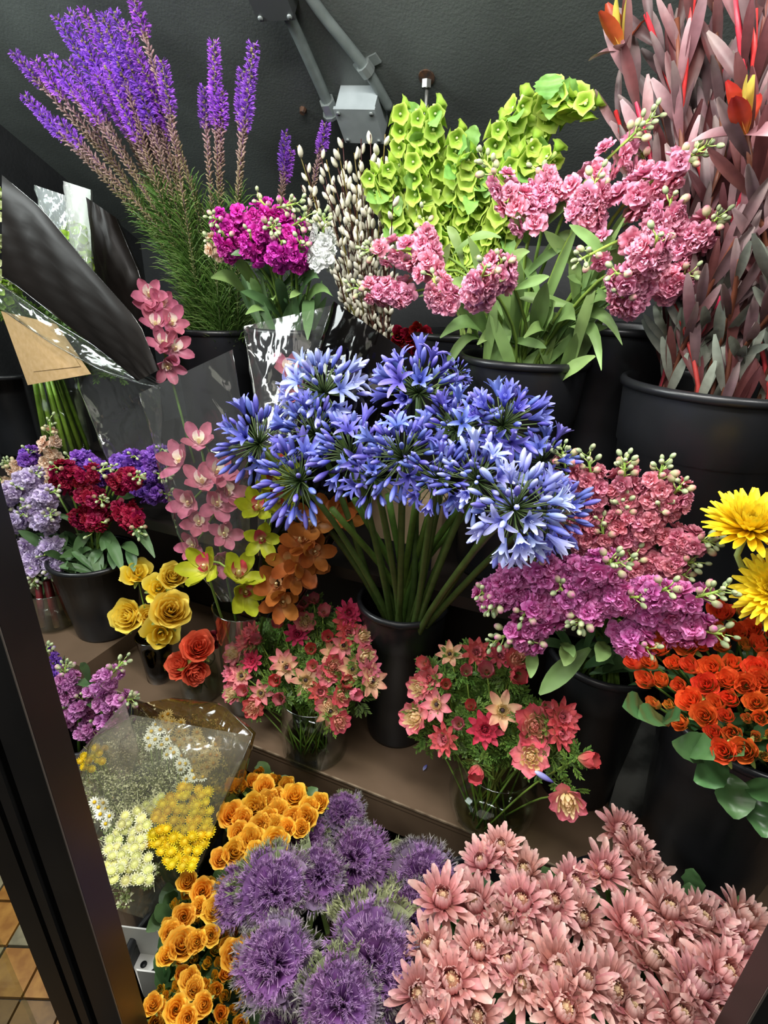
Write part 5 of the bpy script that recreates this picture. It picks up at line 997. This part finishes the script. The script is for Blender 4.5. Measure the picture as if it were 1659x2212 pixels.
# ------------------------------------------------------------------ sleeves of cellophane and paper
CELLO = clear_mat('cellophane', '#fafcfa', .05, .8, .1, .9, 9, .012); CELLO_H = clear_mat('cellophane_hazy', '#eeeee4', .04, .8, .14, .7, 14, .09, '#d8d4bc')
BLKF = plain_mat('black_film', '#120f0d', .42, spec=.16, bump=.1, bscale=14, c2='#171311', scale=6); DARKF = clear_mat('dark_clear_film', '#8f8a88', .03, .8, .08, .5, 10)
def sleeve(name, st, label, front, back=None, seam=True, nb=20, cr=.004, cat='flower sleeve'):
    """st: stations ((left px, py), (right px, py), v, bulge) from the open mouth down; a flattened cone standing in the shop"""
    rings = []
    K = 14; S = []
    for i in range(K + 1):
        x = i / K * (len(st) - 1); j = min(len(st) - 2, int(x)); t = x - j; S.append([PV(*st[j][0], st[j][2]).lerp(PV(*st[j + 1][0], st[j + 1][2]), t), PV(*st[j][1], st[j][2]).lerp(PV(*st[j + 1][1], st[j + 1][2]), t), st[j][3] + (st[j + 1][3] - st[j][3]) * t])
    base = (S[-1][0] + S[-1][1]) / 2; th = thing(name, base, label, cat); ph = U_(0, 6); edges = ([], [])
    F_, B_ = [], []
    for i, (a, c, bl) in enumerate(S):
        m = (a + c) / 2; h = (c - a) / 2; n = to_cam(m); n = (n - h.normalized() * n.dot(h.normalized())).normalized(); fr_, bk = [], []
        for k in range(nb + 1):
            x = -1 + 2 * k / nb; w = sqrt(max(0, 1 - x * x)); cr_ = cr * (sin(7 * x + i * 1.3 + ph) + .7 * sin(17 * x - i * 2.1 + ph)) * w; fr_.append(m + h * x + n * (bl * w + cr_)); bk.append(m + h * x - n * (bl * w + cr_))
        F_.append(fr_); B_.append(bk); edges[0].append(fr_[0]); edges[1].append(fr_[-1])
    b = MB(); b.grid(F_); pmesh(b, 'front_panel', th, [front]); b = MB(); b.grid(B_); pmesh(b, 'back_panel', th, [back or front])
    if seam:
        for e in edges: b = MB(); b.tube(e, .0009, 5, 0, True); pmesh(b, 'seam', th, [clear_mat('film_seam', '#e8eae6', .18, .9, .15)])
    return th
sleeve('clear_flower_sleeve', [((300, 850), (502, 755), .98, .03), ((330, 950), (525, 900), .97, .04), ((365, 1080), (538, 1040), .94, .045), ((405, 1205), (540, 1200), .92, .04), ((480, 1300), (560, 1300), .91, .02)], 'clear cellophane sleeve round the pink orchid spike', CELLO)
sleeve('clear_flower_sleeve', [((525, 705), (735, 655), 1.14, .04), ((552, 850), (650, 850), 1.08, .04), ((560, 1000), (640, 1000), 1.0, .03), ((560, 1200), (610, 1200), .95, .02)], 'tall clear sleeve in front of the magenta stock bucket', CELLO)
sleeve('clear_flower_sleeve', [((105, 705), (345, 835), 1.10, .03), ((180, 860), (350, 900), 1.10, .035), ((235, 1000), (345, 1000), 1.08, .03)], 'clear sleeve over the green stems at upper left', CELLO)
sleeve('dark_flower_sleeve', [((720, 650), (905, 778), 1.08, .04), ((650, 860), (850, 900), 1.05, .05), ((600, 1060), (770, 1080), 1.0, .045), ((556, 1225), (650, 1300), .92, .03), ((560, 1330), (600, 1340), .90, .015)], 'black backed sleeve round the amber orchids', DARKF, BLKF)
sleeve('black_flower_sleeve', [((4, 596), (4, 378), 1.02, .03), ((40, 620), (90, 450), 1.02, .026), ((110, 675), (190, 572), 1.02, .022), ((220, 760), (300, 695), 1.02, .018), ((300, 822), (342, 800), 1.02, .015)], 'large black paper sleeve slanting across the upper left', BLKF, BLKF)
sleeve('clear_sleeve_edge', [((-60, 620), (-20, 600), 1.04, .02), ((100, 735), (110, 690), 1.04, .02), ((220, 800), (250, 775), 1.04, .02), ((340, 838), (345, 825), 1.04, .01)], 'narrow clear film edge below the large black sleeve', CELLO)
sleeve('black_flower_sleeve', [((192, 430), (250, 470), 1.22, .03), ((215, 600), (305, 600), 1.2, .04), ((250, 700), (307, 690), 1.2, .03), ((290, 790), (310, 780), 1.18, .01)], 'narrow upright black sleeve beside the liatris', BLKF, BLKF)
sleeve('white_paper_sleeve', [((140, 392), (196, 410), 1.24, .02), ((150, 480), (196, 500), 1.24, .025), ((165, 600), (200, 620), 1.22, .02)], 'white paper edged sleeve behind the black ones', clear_mat('thin_clear_film', '#f4f8f4', .05, .8, .1, .6, 10, .25), plain_mat('white_paper', '#d4dad6', .5))
sleeve('clear_flower_sleeve', [((76, 400), (150, 425), 1.25, .02), ((90, 470), (160, 500), 1.24, .02), ((130, 560), (180, 580), 1.22, .02)], 'small clear sleeve top at the far left', clear_mat('thin_clear_film2', '#f0f4f4', .06, .8, .1, .7, 12, .22, '#dfe8e8'))
HY = petal_mat('hydrangea_lime', [(0, '#7aa02c'), (1, '#aed04c')], .5, .3, .14); HYW = petal_mat('hydrangea_white', [(0, '#b8c078'), (1, '#dfe6b8')], .5, .3, .14)
def hyd(m_):
    b = MB()
    for k in range(4): b.petal(k * pi / 2, .001, 25, 0, .013, .014, .2, 0, 3, 2, 1.4, .5, .001)
    return b.mesh('hydrangea_floret', [m_])
HF = {'lime': hyd(HY), 'white': hyd(HYW)}
def hydr(kind, cx, cy, rp, v, lbl, n=46):
    c = PV(cx, cy, v); R = rp / FPX * depth(c); th = thing('hydrangea_head', c - Vector((0, 0, R)), lbl, 'flower')
    for i in range(n):
        z = 1 - 2 * (i + .5) / n; s = sqrt(1 - z * z); d = Vector((s * cos(i * 2.4), s * sin(i * 2.4), z)); part(HF[kind], 'floret', th, frame(d, c + d * R * U_(.85, 1)) @ Matrix.Scale(U_(.9, 1.2), 4))
hydr('lime', 168, 520, 34, 1.26, 'lime green hydrangea inside the white sleeve', 40); hydr('lime', 188, 570, 24, 1.24, 'lower lime hydrangea inside the white sleeve', 30); hydr('white', -8, 470, 58, 1.10, 'creamy green hydrangea in the mouth of the black sleeve', 60); hydr('white', -14, 570, 44, 1.10, 'second creamy hydrangea low in the black sleeve mouth', 40)
hydr('lime', 10, 640, 30, 1.12, 'green leafy cluster below the black sleeve mouth', 30)
hydr('lime', -30, 420, 30, 1.2, 'green hydrangea at the top left edge', 30)
th = thing('parsley_foliage', PV(120, 740, 1.14), 'dark green foliage above the kraft paper', 'foliage')
for i in range(46):
    f = RN(); p = PV(10 + 240 * f + U_(-15, 15), 650 + 150 * f + U_(-22, 22), 1.13); part(random.choice(FRN), 'leaf_frond', th, frame(rdir() + to_cam(p), p) @ Matrix.Scale(1.5, 4))
# kraft paper round the green stems
KR = plain_mat('kraft_paper', '#a98a5c', .75, c2='#b3946a', scale=80, bump=.08, bscale=60)
th = thing('kraft_paper_wrap', PV(120, 820, 1.08), 'creased brown kraft paper wrapped round the green stems', 'paper wrap')
b = MB(); g = []
for i in range(7):
    t = i / 6; L_ = PV(2 + 58 * t, 672 + 160 * t, 1.06); R_ = PV(122 + 75 * t, 700 + 108 * t, 1.06); g.append([L_.lerp(R_, k / 12) + to_cam(L_) * (.03 * sin(pi * k / 12) + .0005 * sin(k * 2.3 + i * 3)) for k in range(13)])
b.grid(g); b.grid([[q - to_cam(q) * .0015 for q in r_] for r_ in g][::-1]); pmesh(b, 'sheet', th, [KR], False)
b = MB(); b.grid([[q + to_cam(q) * .002 for q in r_[2:12]] for r_ in g[3:5]] + [[q + to_cam(q) * .003 for q in r_[2:12]] for r_ in g[5:6]]); pmesh(b, 'folded_flap', th, [KR], False)
GS = petal_mat('bright_green_stem', [(0, '#bade60'), (.5, '#b0d858'), (1, '#80a43c')], .35, .1, .15)
for i in range(22):
    a = i * 2.4; r = .066 * sqrt((i + .5) / 22); q = Vector((V7.x + cos(a) * r, V7.y + sin(a) * r, V7z + .012)); tp = Vector((V7.x + cos(a) * r * .55 - .02, V7.y + sin(a) * r * .5, z7 + .04)); th = thing('green_flower_stalk', q, 'bright green stem in the tall glass vase', 'stem', 'green stems in the tall vase', 'gst', (q + tp) / 2)
    b = MB(); b.tube([q, q.lerp(tp, .5), tp], .0060, 8); pmesh(b, 'stem', th, [GS])
# wraps around the low bunches
sleeve('cellophane_wrap', [((290, 1545), (545, 1590), .60, .05), ((200, 1600), (520, 1650), .56, .06), ((180, 1700), (478, 1740), .52, .06), ((215, 1850), (430, 1880), .46, .05), ((235, 1960), (330, 1990), .42, .03)], 'crumpled cellophane wrap over the daisies and button flowers', CELLO_H, CELLO, cr=.006)
sleeve('cellophane_wrap', [((300, 1520), (370, 1508), .72, .03), ((330, 1560), (480, 1520), .70, .03), ((400, 1620), (545, 1585), .66, .04), ((440, 1740), (520, 1700), .60, .03), ((380, 1900), (445, 1850), .52, .02)], 'amber tinted cellophane corner beside the shelf edge', clear_mat('cellophane_amber', '#d8c8a0', .04, .9, .12, .8, 10, .05, '#a88a50'), cr=.006)
sleeve('cellophane_wrap', [((150, 1650), (270, 1515), .60, .02), ((160, 1720), (300, 1620), .58, .03), ((190, 1800), (260, 1760), .54, .02)], 'milky wrap corner in front of the lilac stock', clear_mat('cellophane_milky', '#f0e8e8', .04, .9, .2, .5, 6, .16, '#d8c8c4'))
# white crate lower left
th = thing('white_crate', PZ(330, 2060, .45), 'white cardboard tray corner with holes at lower left', 'crate'); WC = plain_mat('white_card', '#c9c8c4', .6)
A_ = PZ(262, 2000, .50); B_ = PZ(345, 2010, .50); C_ = PZ(300, 2110, .50)
ux = (B_ - A_); uy = (C_ - A_) * .9
b = MB(); b.box(A_ - Vector((0, 0, .08)), ux, uy, Vector((0, 0, .004))); pmesh(b, 'tray_floor', th, [WC], False)
for nm, o, x, y in (('side', A_, ux, uy * .04), ('side', A_ + ux * .96, ux * .04, uy), ('side', A_ + uy * .96, ux, uy * .04)): b = MB(); b.box(o - Vector((0, 0, .078)), x, y, Vector((0, 0, .08))); pmesh(b, nm, th, [WC], False)
for k in range(3):
    q = A_ + ux * (.3 + .2 * k) + uy * (.3 + .15 * k) - Vector((0, 0, .0755)); b = MB(); b.tube([q, q + Vector((0, 0, .001))], .006, 12); pmesh(b, 'hole', th, [BLACKIN])
# cardboard box behind the agapanthus, marbled panel between the right buckets
th = thing('cardboard_box', PV(860, 1180, 1.12), 'beige cardboard box behind the agapanthus stalks', 'box'); CB = plain_mat('pale_card', '#9a8468', .7, c2='#a89272', scale=10)
a = PV(800, 1160, 1.10); w = PV(935, 1175, 1.10) - a; h_ = PV(802, 1078, 1.10).z - a.z
w = UD * w.dot(UD); a.z = SZ + .001; hh = PV(802, 1078, 1.10).z - a.z
b = MB(); b.box(a, w, VD * .12, Vector((0, 0, hh))); pmesh(b, 'carton', th, [CB], False)
for s in (0, 1): b = MB(); b.box(a + Vector((0, 0, hh + .0005)) + VD * .061 * s, w, VD * .058, Vector((0, 0, .003))); pmesh(b, 'lid_flap', th, [CB], False)
b = MB(); b.box(a - VD * .001 + Vector((0, 0, 0)), w, VD * .0008, Vector((0, 0, max(.01, hh - .10)))); pmesh(b, 'shade_sheet', th, [BLACK], False)  # thin black sheet stands in for shade on the carton's lower front
MB_ = plain_mat('grey_marble', '#3c4040', .35, c2='#6c7270', scale=7, lo=.45, hi=.6)
th = thing('marble_tile', PV(1385, 1660, 1.02), 'grey marbled slab leaning between the right buckets', 'slab'); a = PV(1330, 1690, 1.0); b_ = PV(1425, 1690, 1.0); top = PV(1350, 1545, 1.0)
a.z = max(SZ + .002, a.z - .1); b = MB(); b.box(a, UD * (b_ - a).dot(UD), VD * .015, Vector((0, 0, top.z - a.z))); pmesh(b, 'slab', th, [MB_], False)

# ------------------------------------------------------------------ labels single each thing out
OD = ['leftmost', 'second from the left', 'third from the left', 'fourth from the left', 'fifth from the left', 'sixth from the left', 'seventh from the left', 'eighth from the left', 'ninth from the left', 'tenth from the left']
RW = ['top row', 'second row', 'third row', 'fourth row', 'fifth row', 'sixth row', 'seventh row', 'eighth row', 'ninth row', 'tenth row']
for key, L_ in REG.items():
    n = len(L_)
    if n == 1: continue
    def lab(lst, suf=''):
        lst = sorted(lst, key=lambda q: q[2][0]); m = len(lst)
        for i, (o, base, _) in enumerate(lst):
            w = 'rightmost' if (i == m - 1 and m > 1) else ('only one' if m == 1 else OD[min(i, 9)])
            o['label'] = base + ', ' + (suf + ', ' if suf else '') + w
    if n <= 8: lab(L_); continue
    rows = max(2, round(sqrt(n / 1.3)) if n < 60 else 9); rows = min(rows, 10)
    while math.ceil(n / rows) > 10: rows += 1
    S = sorted(L_, key=lambda q: q[2][1]); per = n / rows
    for r_ in range(rows):
        seg = S[round(r_ * per):round((r_ + 1) * per)]; lab(seg, 'bottom row' if r_ == rows - 1 else RW[min(9, r_)])
